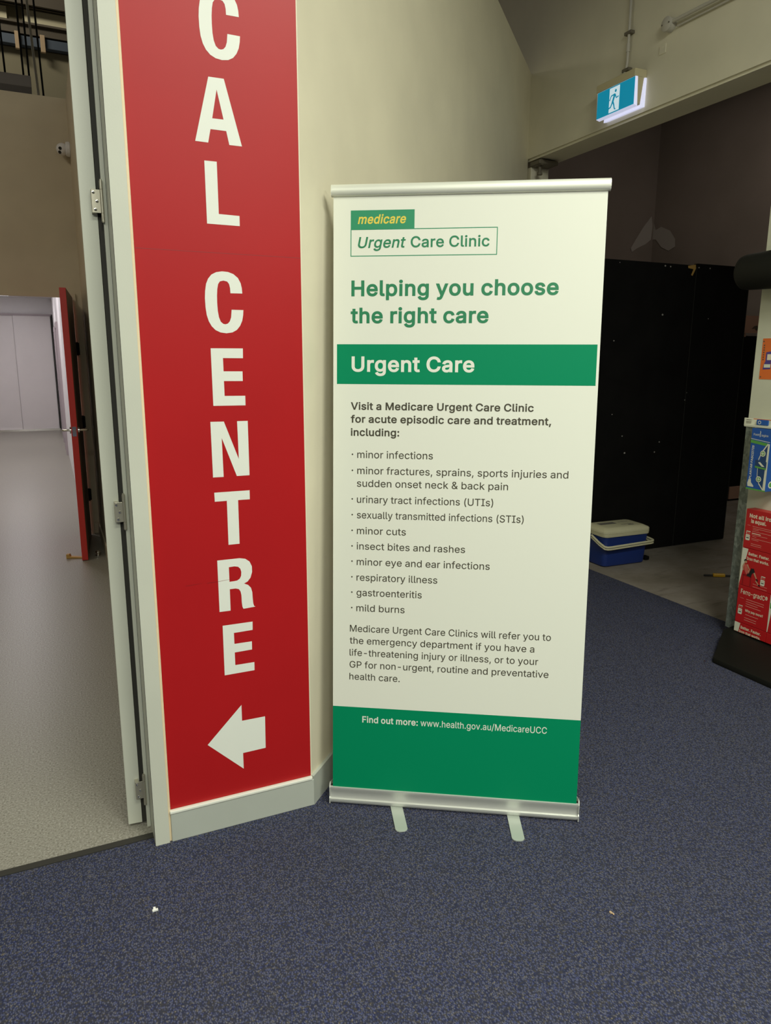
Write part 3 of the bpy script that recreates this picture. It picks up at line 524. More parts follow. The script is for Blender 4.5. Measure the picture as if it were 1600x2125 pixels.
# dome camera on the hall wall
t = thing('security_camera', (-.404, 4.78, 3.20), 'small white turret security camera on the hall wall', 'security camera')
t.location = (-.404, 4.60, 3.185)
Mx = frame((0, 0, 0), (0, 1, 0), (0, 0, 1)) @ Matrix.Rotation(math.pi, 4, 'X')
bm = bmesh.new(); lathe(bm, [(0, 0), (.052, 0), (.056, .006), (.054, .028), (.044, .034), (0, .034)], Matrix.Rotation(-math.pi/2, 4, 'Y')); build('base', bm, M_COOLW, t, True)
Mb = Matrix.Translation((-.058, 0, -.004)) @ Vector((-.45, -.75, -.42)).to_track_quat('Z', 'Y').to_matrix().to_4x4()
bm = bmesh.new(); lathe(bm, [(.046*math.sin(a), -.046*math.cos(a)) for a in [math.pi*k/14*.86 for k in range(0, 15)]]+[(0, -.046*math.cos(math.pi*.86)+.001)], Mb); ball = build('camera_ball', bm, M_COOLW, t, True)
for dx in (-.013, .015):
    bm = bmesh.new(); lathe(bm, [(0, .038), (.0125, .038), (.0125, .044), (0, .045)], Mb @ Matrix.Translation((dx*.4, dx, 0)), 16); build('lens', bm, M_BLACK, ball, True)
# warehouse beyond the hall
bm = bmesh.new(); bx(bm, (-6, 12.03, 2.95), (3, 12.15, 9)); bx(bm, (-6, 11.99, 2.95), (3, 12.03, 6.40))
struct('wall_warehouse', bm, M_OLIVE, 'olive clad warehouse wall far above the hall', 'wall')
bm = bmesh.new()
for xa, xb in ((-6, -2.2), (-2.15, -.82), (-.60, .8), (.85, 3)): bx(bm, (xa, 11.97, 6.77), (xb, 12.02, 6.97), 0, .004)
tag(build('cladding_strip', bm, M_CLAD), 'cream cladding strip between two brown beams high in the warehouse', 'cladding')
for i, (z0, z1, yy) in enumerate(((6.98, 7.5, 11.8), (6.57, 6.75, 11.85))):
    bm = bmesh.new(); bx(bm, (-6, yy, z0), (3, yy+.14, z0+.03)); bx(bm, (-6, yy+.05, z0), (3, yy+.09, z1)); bx(bm, (-6, yy, z1-.03), (3, yy+.14, z1))
    tag(build('steel_beam', bm, M_BEAM), ('topmost brown steel beam in the warehouse roof', 'brown steel beam just under the cream cladding strip')[i], 'beam')
bm = bmesh.new(); bx(bm, (-6, 11.86, 6.41), (3, 11.98, 6.545), 0, .005); tag(build('steel_beam', bm, M_BLUEB), 'blue grey beam above the olive warehouse cladding', 'beam')
for i, xx in enumerate((-.70, -.335)):
    bm = bmesh.new(); bx(bm, (xx-.035, 11.80, 6.33), (xx+.035, 11.86, 6.58), 0, .006); tag(build('beam_bracket', bm, M_CRUMB), ('left orange bracket on the blue grey beam', 'right orange bracket on the blue grey beam')[i], 'bracket')
lb = ['leftmost thin dark hanger rod above the hall wall', 'dark hanger rod right of the leftmost one', 'dark hanger rod paired closely behind the second one', 'long dark hanger rod nearest the cream door', 'pale slanted hanger rod between the dark ones']
for i, (xa, za, xb, zb, m) in enumerate(((-.90, 6.2, -.853, 4.0, M_MATTB), (-.70, 6.2, -.667, 4.0, M_MATTB), (-.635, 6.2, -.611, 4.0, M_MATTB), (-.52, 6.2, -.468, 3.9, M_MATTB), (-.60, 6.2, -.505, 3.9, M_PIPE))):
    bm = bmesh.new(); yr = 8+.1*(i == 4); cyl(bm, (xa, yr, za), (xb, yr, zb), .011 if i != 4 else .014, seg=10); tag(build('hanger_rod', bm, m), lb[i], 'rod', 'hanger rods above the hall')
bm = bmesh.new(); bx(bm, (-1.6, 5.1, 3.755), (-.64, 5.35, 3.845), 0, .006); tag(build('cable_duct', bm, M_DUCT), 'grey duct box end above the tan hall end wall', 'duct')
# ------------------------------------------------------------------ red sign on the wall
bm = bmesh.new()
MS = frame((0, -.0006, 0), (1, 0, 0), (0, 0, 1))
bx(bm, (-.4825, -.0012, .111), (-.0035, .0002, WH-.02))
flat(bm, [rect(-.481, 1.8405, -.004, 1.8423)], MS, 2, .0008)
for k, cs in LETTERS.items():
    flat(bm, [[(x/1e4, z/1e4) for x, z in c] for c in cs], MS, 1, .0010)
for (xa, za, xb, zb) in ((-.395, .857, -.345, .860), (-.33, .858, -.25, .862)):
    flat(bm, [stroke([(xa, za), ((xa+xb)/2, za+.0012), (xb, zb)], .0012, .0004)], MS, 2, .0014)
tag(build('vinyl_sign', bm, [M_RED, M_SIGNW, M_REDLINE]), 'tall red wall sign with white letters CAL CENTRE and an arrow pointing left', 'sign')
# ------------------------------------------------------------------ roll-up banner
BO = Vector((.063, -.026, .064)); UB = Vector((.85235, -.52297, 0)).normalized(); TP = Vector((.136, .086, 2.078))
VB = TP-BO; VB -= UB*VB.dot(UB); BH = VB.length; VB.normalize(); NB = UB.cross(VB)   # NB points at the viewer
t = thing('roll_up_banner', (BO.x, BO.y, 0), 'free-standing white and green roll-up banner about an urgent care clinic', 'banner')
BMX = frame(BO, UB, VB)
bm = bmesh.new()
NS = 10
bx(bm, (.006, .002, -.0012), (.847, 1.990, -.0002), 0, M=BMX)
S = lambda r, mi, l: flat(bm, [r], BMX, mi, l)
S(rect(.006, .002, .847, .301), 1, .0001)
S(rect(.018, 1.403, .839, 1.5295), 1, .0001)
S(rect(.0615, 1.883, .263, 1.941), 2, .0002)
flat(bm, [rect(.0612, 1.8015, .5212, 1.8845), rect(.0637, 1.804, .5187, 1.882)], BMX, 2, .0001)
for s, x0, y, x1, cap, b, sl, mi in [
 ("medicare", .0842, 1.8999, .2397, .0280, .018, .20, 5), ("Urgent", .0829, 1.8270, .2391, .0335, .013, .20, 3), ("Care Clinic", .2522, 1.8270, .4973, .0335, .013, 0, 3),
 ("Helping you choose", .0644, 1.6794, .7135, .0488, .021, 0, 3), ("the right care", .0625, 1.5952, .5011, .0488, .021, 0, 3), ("Urgent Care", .0662, 1.4423, .4614, .0488, .021, 0, 0),
 ("Visit a Medicare Urgent Care Clinic", .0641, 1.3202, .6520, .0245, .018, 0, 4), ("for acute episodic care and treatment,", .0643, 1.2784, .7082, .0245, .018, 0, 4), ("including:", .0645, 1.2355, .2242, .0245, .018, 0, 4),
 ("minor infections", .0864, 1.1632, .3355, .0235, .003, 0, 4), ("minor fractures, sprains, sports injuries and", .0867, 1.1104, .7690, .0235, .003, 0, 4), ("sudden onset neck & back pain", .0858, 1.0681, .5803, .0235, .003, 0, 4),
 ("urinary tract infections (UTIs)", .0861, 1.0144, .5344, .0235, .003, 0, 4), ("sexually transmitted infections (STIs)", .0864, .9624, .6338, .0235, .003, 0, 4), ("minor cuts", .0867, .9090, .2509, .0235, .003, 0, 4),
 ("insect bites and rashes", .0864, .8568, .4477, .0235, .003, 0, 4), ("minor eye and ear infections", .0867, .8032, .5298, .0235, .003, 0, 4), ("respiratory illness", .0864, .7496, .3585, .0235, .003, 0, 4),
 ("gastroenteritis", .0867, .6971, .3076, .0235, .003, 0, 4), ("mild burns", .0864, .6433, .2508, .0235, .003, 0, 4),
 ("Medicare Urgent Care Clinics will refer you to", .0645, .5709, .7373, .0235, .003, 0, 4), ("the emergency department if you have a", .0641, .5282, .6851, .0235, .003, 0, 4),
 ("life-threatening injury or illness, or to your", .0637, .4855, .6993, .0235, .003, 0, 4), ("GP for non-urgent, routine and preventative", .0639, .4428, .7348, .0235, .003, 0, 4), ("health care.", .0634, .4000, .2377, .0235, .003, 0, 4),
 ("Find out more:", .1093, .2464, .3023, .0232, .018, 0, 0), ("www.health.gov.au/MedicareUCC", .3116, .2464, .7377, .0232, .004, 0, 0)]:
    text(bm, s, BMX, x0, y, x1, cap, mi, b, sl, .0003)
for y in (1.175, 1.122, 1.027, .974, .921, .868, .816, .762, .709, .655):
    S(circ(.0705, y, .0026, 14), 4, .0003)
part('printed_sheet', bm, [M_SHEET, M_GREEN, M_LOGO, M_TXTG, M_DARK, M_YEL], t)
prof = [(-.006, -.004), (.003, -.0045), (.0085, -.001), (.0115, .007), (.0118, .017), (.0095, .026), (.004, .031), (-.006, .032), (-.008, .025), (-.008, .003)]
def extrude_along(bm, prof, s0, s1, base, ux, un, uv, mi=0):
    tmp = bmesh.new(); A = [tmp.verts.new(base+ux*s0+un*p[0]+uv*p[1]) for p in prof]; B = [tmp.verts.new(base+ux*s1+un*p[0]+uv*p[1]) for p in prof]
    n = len(prof); tmp.faces.new(A); tmp.faces.new(B[::-1])
    for i in range(n): tmp.faces.new([A[i], A[(i+1) % n], B[(i+1) % n], B[i]])
    bmesh.ops.recalc_face_normals(tmp, faces=tmp.faces[:]); merge(bm, tmp, mi)
bm = bmesh.new(); extrude_along(bm, prof, .001, .853, BO+VB*(BH-.031), UB, NB, VB); rail = part('top_rail', bm, M_RAIL, t, True)
for s0 in (-.0005, .852):
    bm = bmesh.new(); extrude_along(bm, [(p[0]*1.04, p[1]*1.02) for p in prof], s0, s0+.002, BO+VB*(BH-.0315), UB, NB, VB); part('rail_end_cap', bm, M_RAIL, rail, False, off=t.location)
ZB = Vector((0, 0, 1)); UF = UB.cross(ZB)    # towards the viewer, horizontal
BB = Vector((BO.x, BO.y, 0))+UF*.002
prof = [(.0, .006), (.0, .012), (.006, .014), (.006, .022), (-.001, .024), (-.003, .030), (-.002, .050), (.003, .060), (.002, .066), (-.006, .068), (-.010, .062), (-.012, .050), (-.060, .050), (-.078, .036), (-.085, .016), (-.085, .006)]
bm = bmesh.new(); extrude_along(bm, prof, -.002, .853, BB, UB, UF, ZB); cas = part('base_cassette', bm, M_ALU, t, True)
for s0 in (-.006, .853):
    bm = bmesh.new(); extrude_along(bm, [(.007, .004), (.007, .024), (.003, .030), (.004, .064), (-.003, .078), (-.012, .078), (-.066, .056), (-.090, .030), (-.090, .004)], s0, s0+.004, BB, UB, UF, ZB)
    part('end_cap', bm, M_ALU, cas, off=t.location)
for s0 in (-.001, .845):
    bm = bmesh.new(); extrude_along(bm, [(-.004, .052), (-.004, .0715), (-.011, .0715), (-.011, .052)], s0, s0+.007, BB, UB, UF, ZB); part('slot_insert', bm, M_BLACK, cas, off=t.location)
for (rx, ry, tx, ty) in ((.2655, -.133, .2190, -.2785), (.611, -.348, .5455, -.4795)):
    d = (Vector((tx, ty, 0))-Vector((rx, ry, 0))).normalized(); M = frame((tx, ty, .0008), (-d.y, d.x, 0), -d)
    pl = [(.0208, .012), (.0208, .36), (-.0208, .36), (-.0208, .012), (-.016, .004), (-.008, 0), (.008, 0), (.016, .004)]
    bm = bmesh.new(); n = (M.to_3x3() @ Vector((0, 0, 1))).z
    prism(bm, pl, 0 if n > 0 else -.0045, .0045 if n > 0 else 0, 0, M, .0008); part('foot', bm, M_FOOT, t)
bm = bmesh.new(); cyl(bm, BB+UB*.425-UF*.05+ZB*.05, BO+UB*.425+VB*(BH-.02)-NB*.016, .008, .007, 16); part('support_pole', bm, M_ALU, t, True)
# ------------------------------------------------------------------ exit sign and pipes on the bulkhead
EX = 2.684
t = thing('exit_sign', (EX, 1.66, 3.03), 'lit teal running figure exit sign on the bulkhead', 'exit sign')
bm = bmesh.new()
bx(bm, (2.592, 1.497, 3.196), (EX, 1.838, 3.240), 0, .004)
prism(bm, [(2.620, 3.06), (2.648, 3.045), (2.668, 3.20), (2.600, 3.20)], -1.830, -1.500, 0, frame((0, 0, 0), (1, 0, 0), (0, 0, 1)), .002)
hs = part('housing', bm, M_CASE, t)
bm = bmesh.new(); prism(bm, [(2.6005, 3.042), (2.626, 3.036), (2.618, 3.197), (2.5995, 3.197)], -1.832, -1.498, 0, frame((0, 0, 0), (1, 0, 0), (0, 0, 1)), .001); part('diffuser', bm, M_DIFF, t)
bm = bmesh.new(); prism(bm, [(2.655, 3.03), (2.680, 3.035), (2.683, 3.195), (2.670, 3.195)], -1.826, -1.494, 0, frame((0, 0, 0), (1, 0, 0), (0, 0, 1)), .001); part('rear_diffuser', bm, M_DIFF, t)
ME = frame((2.5995, 1.829, 3.044), (0, -1, 0), (0, 0, 1)); W_, H_ = .328, .151
bm = bmesh.new()
bx(bm, (2.5985, 1.501, 3.044), (2.6002, 1.829, 3.195), 0)
fp = lambda a, b: (a*W_, b*H_)
nx = ME.to_3x3() @ Vector((0, 0, 1)); sgn = 1 if nx.x < 0 else -1
LL = .0013*sgn
flat(bm, [rect(.34*W_, .04*H_, .615*W_, .96*H_)], ME, 1, LL)
flat(bm, [circ(*fp(.508, .80), .0088, 16)], ME, 0, LL*1.3)
flat(bm, [stroke([fp(.49, .70), fp(.47, .58), fp(.435, .40)], .017, .015)], ME, 0, LL*1.3)
flat(bm, [stroke([fp(.49, .68), fp(.395, .66), fp(.352, .50)], .008)], ME, 0, LL*1.5)
flat(bm, [stroke([fp(.50, .66), fp(.535, .52), fp(.595, .55)], .008)], ME, 0, LL*1.5)
flat(bm, [stroke([fp(.44, .44), fp(.475, .30), fp(.50, .12)], .012, .008)], ME, 0, LL*1.7)
flat(bm, [stroke([fp(.44, .42), fp(.39, .24), fp(.32, .20)], .012, .008)], ME, 0, LL*1.7)
flat(bm, [stroke([fp(.50, .13), fp(.53, .10)], .007)], ME, 0, LL*1.9)
part('pictogram_panel', bm, [M_TEAL, M_PICTW], t)
t = thing('conduit', (EX-.02, 1.655, 3.25), 'thin vertical conduit dropping to the exit sign', 'conduit')
bm = bmesh.new(); tube(bm, [(2.655, 1.70, 3.235), (2.660, 1.675, 3.262), (2.664, 1.658, 3.285), (2.664, 1.652, 3.33), (2.664, 1.652, 3.60), (2.664, 1.66, 5.2)], .0085); part('pipe', bm, M_PIPE, t, True)
bm = bmesh.new(); cyl(bm, (2.664, 1.652, 3.385), (2.664, 1.652, 3.43), .0115); part('coupling', bm, M_PIPE, t, True)
for zc in (3.285, 3.49, 4.1):
    bm = bmesh.new(); bx(bm, (2.652, 1.625, zc-.009), (2.684, 1.683, zc+.009), 0, .002); part('clip', bm, M_CLIP, t)
t = thing('conduit', (EX-.02, .9, 3.40), 'thin conduit running sideways to the round junction box', 'conduit')
bm = bmesh.new(); tube(bm, [(2.655, 1.29, 3.418), (2.655, .9, 3.412), (2.655, -1.5, 3.40)], .0095); tube(bm, [(2.672, 1.27, 3.390), (2.672, .9, 3.384), (2.672, -1.5, 3.37)], .005); part('pipe', bm, M_PIPE, t, True)
t = thing('junction_box', (EX, 1.325, 3.415), 'round cream junction box on the bulkhead beside the exit sign', 'junction box')
MJ = frame((0, 0, 0), (0, -1, 0), (0, 0, 1))
if (MJ.to_3x3() @ Vector((0, 0, 1))).x > 0: MJ = frame((0, 0, 0), (0, 1, 0), (0, 0, 1))
bm = bmesh.new(); lathe(bm, [(0, .0), (.037, .0), (.036, .034), (.034, .037), (0, .037)], MJ); build('base', bm, M_PIPE, t, True)
bm = bmesh.new(); lathe(bm, [(0, .037), (.039, .037), (.038, .045), (.034, .048), (0, .049)], MJ); lid = build('lid', bm, M_PIPE, t, True)
for k in (-.026, .026):
    bm = bmesh.new(); lathe(bm, [(0, .046), (.004, .046), (.004, .052), (0, .052)], MJ @ Matrix.Translation((k, 0, 0)), 10); build('screw', bm, M_CLIP, lid)
bm = bmesh.new(); bx(bm, (2.679, 1.355, 3.285), (2.684, 1.405, 3.335), 0, .0015); cyl(bm, (2.678, 1.38, 3.32), (2.684, 1.38, 3.32), .005, seg=10)
tag(build('cover_plate', bm, M_BULK), 'small painted cover plate on the bulkhead under the junction box', 'cover plate')
t = thing('shutter_bracket', (2.72, 2.60, 2.99), 'dark metal shutter bracket under the bulkhead corner', 'bracket')
bm = bmesh.new(); bx(bm, (2.69, 2.545, 2.955), (2.86, 2.665, 2.985), 0, .006); cyl(bm, (2.72, 2.55, 2.972), (2.72, 2.66, 2.972), .022, seg=20); part('bracket_plate', bm, M_CLIP, t)
bm = bmesh.new(); cyl(bm, (2.735, 2.60, 2.90), (2.735, 2.60, 2.96), .012, seg=14); cyl(bm, (2.735, 2.60, 2.89), (2.735, 2.60, 2.905), .02, seg=14); part('bolt', bm, M_CLIP, t)
bm = bmesh.new(); bx(bm, (2.70, 2.66, 0), (2.86, 2.74, 2.955), 0, .004); struct('trim_4', bm, M_BULK, 'cream opening jamb behind the banner top', 'trim')
# ------------------------------------------------------------------ storeroom behind the bulkhead opening
bm = bmesh.new(); bx(bm, (2.9, 5.0, 0), (6.25, 5.1, 4.6)); struct('wall_storeroom_left', bm, M_STORE, 'dark brown storeroom wall above the black partition, left of its corner', 'wall')
CN = Vector((6.19, 5.02, 0)); DR = Vector((.28, -.96, 0)).normalized()
bm = bmesh.new(); MW = frame(CN, DR, (0, 0, 1)); prism(bm, [(-.1, 0), (11, 0), (11, 4.45), (-.1, 4.45)], 0, .1 if (MW.to_3x3() @ Vector((0, 0, 1))).x > 0 else -.1, 0, MW)
struct('wall_storeroom_right', bm, M_STORE, 'dark brown storeroom wall behind the shelf stand, right of the corner', 'wall')
bm = bmesh.new(); bx(bm, (2.92, -7.5, 4.9), (11, 6.0, 5.0)); struct('ceiling_storeroom', bm, M_VOID, 'black ceiling void over the storeroom', 'ceiling')
bm = bmesh.new(); bx(bm, (9.5, -7.5, 0), (9.6, 6, 5)); struct('wall_storeroom_back', bm, M_STORE, 'storeroom back wall', 'wall')
for i, (za, yy) in enumerate(((4.50, 0), (4.62, -.6))):
    bm = bmesh.new(); P0 = CN+DR*(-.1)+Vector((-.25-.35*i, 0, za)); bx(bm, (0, 0, 0), (6, .04, .05), 0, M=frame(P0, DR, Vector((0, 0, 1)).cross(DR)))
    tag(build('ceiling_rail', bm, M_GRID), ('ceiling rail in the dark void along the storeroom wall', 'ceiling rail set further out in the dark void')[i], 'rail')
for i in range(3):
    bm = bmesh.new(); P0 = CN+DR*(.5+.9*i)+Vector((0, 0, 4.50)); bx(bm, (P0.x-1.5, P0.y-.02, 4.50), (P0.x, P0.y+.02, 4.54))
    tag(build('ceiling_rail', bm, M_GRID), ('crosswise ceiling rail nearest the storeroom corner', 'middle crosswise ceiling rail in the dark void', 'crosswise ceiling rail nearest the shelf stand')[i], 'rail')
# dusty reflection at the corner, painted on as flat pale patches
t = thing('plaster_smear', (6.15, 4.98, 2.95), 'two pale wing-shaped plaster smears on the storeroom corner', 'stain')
bm = bmesh.new(); flat(bm, [[(6.145, 3.26), (6.17, 3.15), (6.16, 2.99), (6.08, 2.93), (5.96, 2.88), (5.87, 2.83), (5.85, 2.87), (5.93, 2.99), (6.03, 3.13)]], frame((0, 4.995, 0), (1, 0, 0), (0, 0, 1)), 0); part('left_smear', bm, M_REFLPATCH, t)
bm = bmesh.new(); MW2 = frame(CN+Vector((-.004, -.004, 0)), DR, (0, 0, 1)); flat(bm, [[(.0, 3.24), (.05, 3.10), (.12, 3.13), (.24, 3.07), (.31, 2.97), (.32, 2.88), (.24, 2.84), (.14, 2.89), (.06, 2.99), (.0, 2.99)]], MW2, 0); part('right_smear', bm, M_REFLPATCH, t)
# black partition boards
for i, (xa, xb) in enumerate(((2.95, 3.978), (3.984, 4.575))):
    t = thing('partition_board', ((xa+xb)/2, 2.22, 0), ('wide black partition board behind the blue cooler', 'narrower black partition board right of the thin seam')[i], 'partition board', 'black partition boards')
    bm = bmesh.new(); bx(bm, (xa, 2.20, .004), (xb, 2.235, 2.27+.015*i), 0, .002); part('board', bm, M_PART, t)
    bm = bmesh.new(); MP = frame((0, 2.1996, 0), (1, 0, 0), (0, 0, 1))
    for (x, z, r) in ((3.659, 1.888, .009), (3.192, 1.685, .006), (3.222, 1.13, .005), (3.338, .958, .006), (3.375, .823, .009), (3.731, .895, .007), (3.688, .815, .007), (3.648, 2.25, .008), (3.703, 2.247, .007), (3.20, 2.25, .004), (3.971, 1.226, .006), (3.985, 1.284, .004), (4.0, 2.255, .007), (4.12, 2.255, .007), (4.15, 1.87, .005)):
        if xa < x < xb: flat(bm, [circ(x, z, r, 9, r*.8)], MP, 0, .0006)
    if len(bm.verts): part('putty_spots', bm, M_SPOT, t)
    else: bm.free()
    bm = bmesh.new(); bx(bm, (xb-.004, 2.197, .01), (xb-.001, 2.2, 2.26), 0)
    part('edge_strip', bm, M_EDGE, t)
bm = bmesh.new(); flat(bm, [[(3.88, 2.262), (3.96, 2.275), (3.965, 2.245), (3.935, 2.19), (3.92, 2.195), (3.94, 2.24), (3.885, 2.245)]], frame((0, 2.196, 0), (1, 0, 0), (0, 0, 1)), 0, 0)
tmp = bmesh.new(); bmesh.ops.solidify(bm, geom=bm.faces[:], thickness=.001); tmp.free()
tag(build('tape_scrap', bm, M_BRASS), 'brown tape scrap hanging from the top of the black partition', 'tape')
bm = bmesh.new(); bx(bm, (6.0, 3.46, 0), (6.47, 3.9, 1.80), 0, .006); tag(build('storage_cabinet', bm, M_PART), 'black cabinet far behind the black partition', 'cabinet')
bm = bmesh.new(); bx(bm, (6.08, 3.452, 1.83), (6.42, 3.458, 2.01), 0); flat(bm, [[(6.19, 1.87), (6.22, 1.90), (6.27, 1.91), (6.30, 1.87), (6.26, 1.86), (6.235, 1.885)]], frame((0, 3.451, 0), (1, 0, 0), (0, 0, 1)), 1, .001)
bx(bm, (6.10, 3.458, 1.79), (6.12, 3.465, 2.0), 0)
tag(build('paper_notice', bm, [M_PEACH, M_BEAM]), 'peach paper notice standing on the far black cabinet', 'notice')
bm = bmesh.new(); bx(bm, (6.1, 3.44, .02), (6.5, 3.458, .16), 0, .003); tag(build('kick_board', bm, M_PEACH), 'brownish board at the foot of the far black cabinet', 'board')
# cooler
ck = thing('cooler_box', (2.985, 1.915, 0), 'blue cooler box with cream lid and handle on the concrete', 'cooler box', rz=math.radians(-1.5))
def rrect(x0, y0, x1, y1, r, n=5):
    P = []
    for cx, cy, a0 in ((x1-r, y1-r, 0), (x0+r, y1-r, 90), (x0+r, y0+r, 180), (x1-r, y0+r, 270)):
        for k in range(n+1):
            a = math.radians(a0+90*k/n); P.append((cx+r*math.cos(a), cy+r*math.sin(a)))
    return P
def loft(bm, secs, mi=0):
    t_ = bmesh.new(); R = [[t_.verts.new((x, y, z)) for x, y in P] for P, z in secs]
    for a, b in zip(R, R[1:]):
        for k in range(len(a)): t_.faces.new([a[k], a[(k+1) % len(a)], b[(k+1) % len(a)], b[k]])
    t_.faces.new(R[0][::-1]); t_.faces.new(R[-1]); bmesh.ops.recalc_face_normals(t_, faces=t_.faces[:]); merge(bm, t_, mi)
bm = bmesh.new()
loft(bm, [(rrect(.012, .012, .393, .228, .035), .002), (rrect(.004, .004, .401, .236, .035), .010), (rrect(-.006, -.006, .411, .246, .035), .17), (rrect(-.004, -.004, .409, .244, .035), .175), (rrect(-.010, -.010, .415, .250, .035), .238)])
build('body', bm, M_CBLUE, ck, True)
bm = bmesh.new()
loft(bm, [(rrect(-.016, -.016, .421, .256, .038), .238), (rrect(-.018, -.018, .423, .258, .038), .258), (rrect(-.014, -.014, .419, .254, .036), .2605), (rrect(-.018, -.018, .423, .258, .038), .263), (rrect(-.018, -.018, .423, .258, .038), .280), (rrect(-.012, -.012, .417, .252, .036), .288), (rrect(.018, .016, .387, .224, .036), .302), (rrect(.024, .022, .381, .218, .034), .3035)])
ld = build('lid', bm, M_CWHITE, ck, True)
bm = bmesh.new(); bx(bm, (.05, .12, .3035), (.20, .17, .305)); bx(bm, (.21, .075, .3035), (.30, .080, .305)); bx(bm, (.26, .05, .3035), (.31, .066, .305)); bx(bm, (.24, .15, .3035), (.33, .155, .305)); build('lid_mark', bm, M_DARKMARK, ld)
bm = bmesh.new()
hp = [(.432, .12, .200), (.438, .02, .190), (.436, -.028, .186), (.422, -.044, .184), (.40, -.048, .183), (.012, -.048, .171), (-.010, -.044, .171), (-.026, -.030, .173), (-.034, .02, .192), (-.034, .12, .232)]
tube(bm, hp, .0085, 12, 0, 1.0); tube(bm, [(x, y-.001, z-.017) for x, y, z in hp], .0065, 12)
build('handle', bm, M_CWHITE, ck, True)
bm = bmesh.new(); bx(bm, (3.432, 1.95, .0), (3.475, 2.0, .03), 0, .006); tag(build('foot_wedge', bm, M_PART), 'small black block on the concrete beside the cooler', 'block')
# tool on the concrete
t = thing('hand_tool', (3.60, 1.395, .012), 'yellow handled tool with black ends lying on the concrete', 'tool')
bm = bmesh.new(); bx(bm, (-.042, -.012, -.011), (.042, .012, .012), 0, .005, M=Matrix.Rotation(-.55, 4, 'Z')); build('handle', bm, M_TOOLY, t)
bm = bmesh.new(); cyl(bm, Matrix.Rotation(-.55, 4, 'Z') @ Vector((-.105, 0, -.003)), Matrix.Rotation(-.55, 4, 'Z') @ Vector((.11, 0, -.003)), .0065, seg=12); build('shaft', bm, M_BLACK, t)
# bits on the carpet
bm = bmesh.new(); bx(bm, (-.584, -.306, .0), (-.568, -.300, .006), 0, .001, M=None); bx(bm, (-.581, -.302, .002), (-.574, -.294, .008), 0, .001); tag(build('paper_scrap', bm, M_PAPER), 'tiny white paper scrap on the carpet near the doorway', 'scrap')
bm = bmesh.new(); bx(bm, (.600, -.852, 0), (.607, -.844, .004), 0, .001); bx(bm, (.604, -.858, 0), (.609, -.851, .003), 0, .001); tag(build('crumb', bm, M_CRUMB), 'tiny tan crumb on the carpet in front of the banner', 'crumb')
bm = bmesh.new(); bx(bm, (2.269, .325, 0), (2.280, .333, .005), 0, .001); tag(build('staple', bm, M_CHROME), 'tiny shiny bit on the carpet beside the black stand base', 'staple')
# ------------------------------------------------------------------ shelf stand on the right
g = thing('shelf_stand', (2.6, 0, 0), 'black based galvanised shelf stand at the right edge', 'shelf stand')
bm = bmesh.new()
P0 = [(2.302, .315, 0), (2.302, -1.2, 0), (2.75, -1.2, 0), (2.75, .60, 0), (2.66, .60, 0)]
lo_ = [(2.300, .300), (2.318, -1.2), (2.75, -1.2), (2.75, .585), (2.68, .585)]
hi_ = [(2.304, .302), (2.322, -1.2), (2.75, -1.2), (2.75, .520), (2.585, .486)]
tb = bmesh.new(); A0 = [tb.verts.new((x, y, 0.001)) for x, y in lo_]; A1 = [tb.verts.new((x, y, z)) for (x, y), z in zip(hi_, (.030, .030, .095, .075, .074))]
A0[4].co = (2.585, .50, .001); A0[3].co = (2.75, .535, .001)
for i in range(5): tb.faces.new([A0[i], A0[(i+1) % 5], A1[(i+1) % 5], A1[i]])
tb.faces.new(A0[::-1]); tb.faces.new(A1); bmesh.ops.recalc_face_normals(tb, faces=tb.faces[:]); bmesh.ops.bevel(tb, geom=tb.edges[:], offset=.004, segments=2, profile=.5, affect='EDGES')
merge(bm, tb); part('base_plinth', bm, M_MATTB, g, True)
bm = bmesh.new(); bx(bm, (2.69, .505, .05), (2.75, .563, 1.215), 0, .002); part('upright_post', bm, M_GALV, g)
bm = bmesh.new(); bx(bm, (2.685, -1.2, .30), (2.70, .503, 1.3)); bx(bm, (2.680, -1.2, 1.2), (2.70, .546, 2.9), 0, .001); part('back_panel', bm, M_PANEL, g)
bm = bmesh.new(); bx(bm, (2.56, -1.2, 1.206), (2.69, .47, 1.216), 0, .001); sh = part('shelf', bm, M_PANEL, g)
bm = bmesh.new(); bx(bm, (2.598, -1.2, 1.207), (2.602, .503, 1.248), 0, .0008); MR = frame((2.5975, 0, 0), (0, -1, 0), (0, 0, 1))
sg_ = 1 if (MR.to_3x3() @ Vector((0, 0, 1))).x < 0 else -1
flat(bm, [rect(-.447, 1.2445, 1.2, 1.2475)], MR, 1, .0006*sg_); flat(bm, [rect(-.447, 1.208, 1.2, 1.211)], MR, 1, .0006*sg_)
for z in (1.238, 1.229, 1.222): flat(bm, [rect(-.490, z, -.458, z+.0022)], MR, 2, .0006*sg_)
part('price_rail', bm, [M_PWHITE, M_ORANGE, M_BEAM], g)
bm = bmesh.new(); bx(bm, (2.6785, .28, 1.447), (2.6797, .506, 1.655), 0)
MO = frame((2.678, 0, 0), (0, -1, 0), (0, 0, 1))
flat(bm, [[(-.478, 1.585), (-.445, 1.590), (-.445, 1.500), (-.490, 1.497), (-.486, 1.520), (-.478, 1.540)]], MO, 1, .0004*sg_)
flat(bm, [rect(-.484, 1.507, -.446, 1.524)], MO, 2, .0008*sg_); flat(bm, [rect(-.470, 1.545, -.446, 1.575)], MO, 3, .0008*sg_)
for k in range(7): flat(bm, [rect(-.497, 1.545+.012*k, -.4895, 1.5515+.012*k)], MO, 4, .0004*sg_)
flat(bm, [circ(-.499, 1.640, .004, 10)], MO, 4, .0004*sg_); flat(bm, [circ(-.498, 1.459, .004, 10)], MO, 4, .0004*sg_)
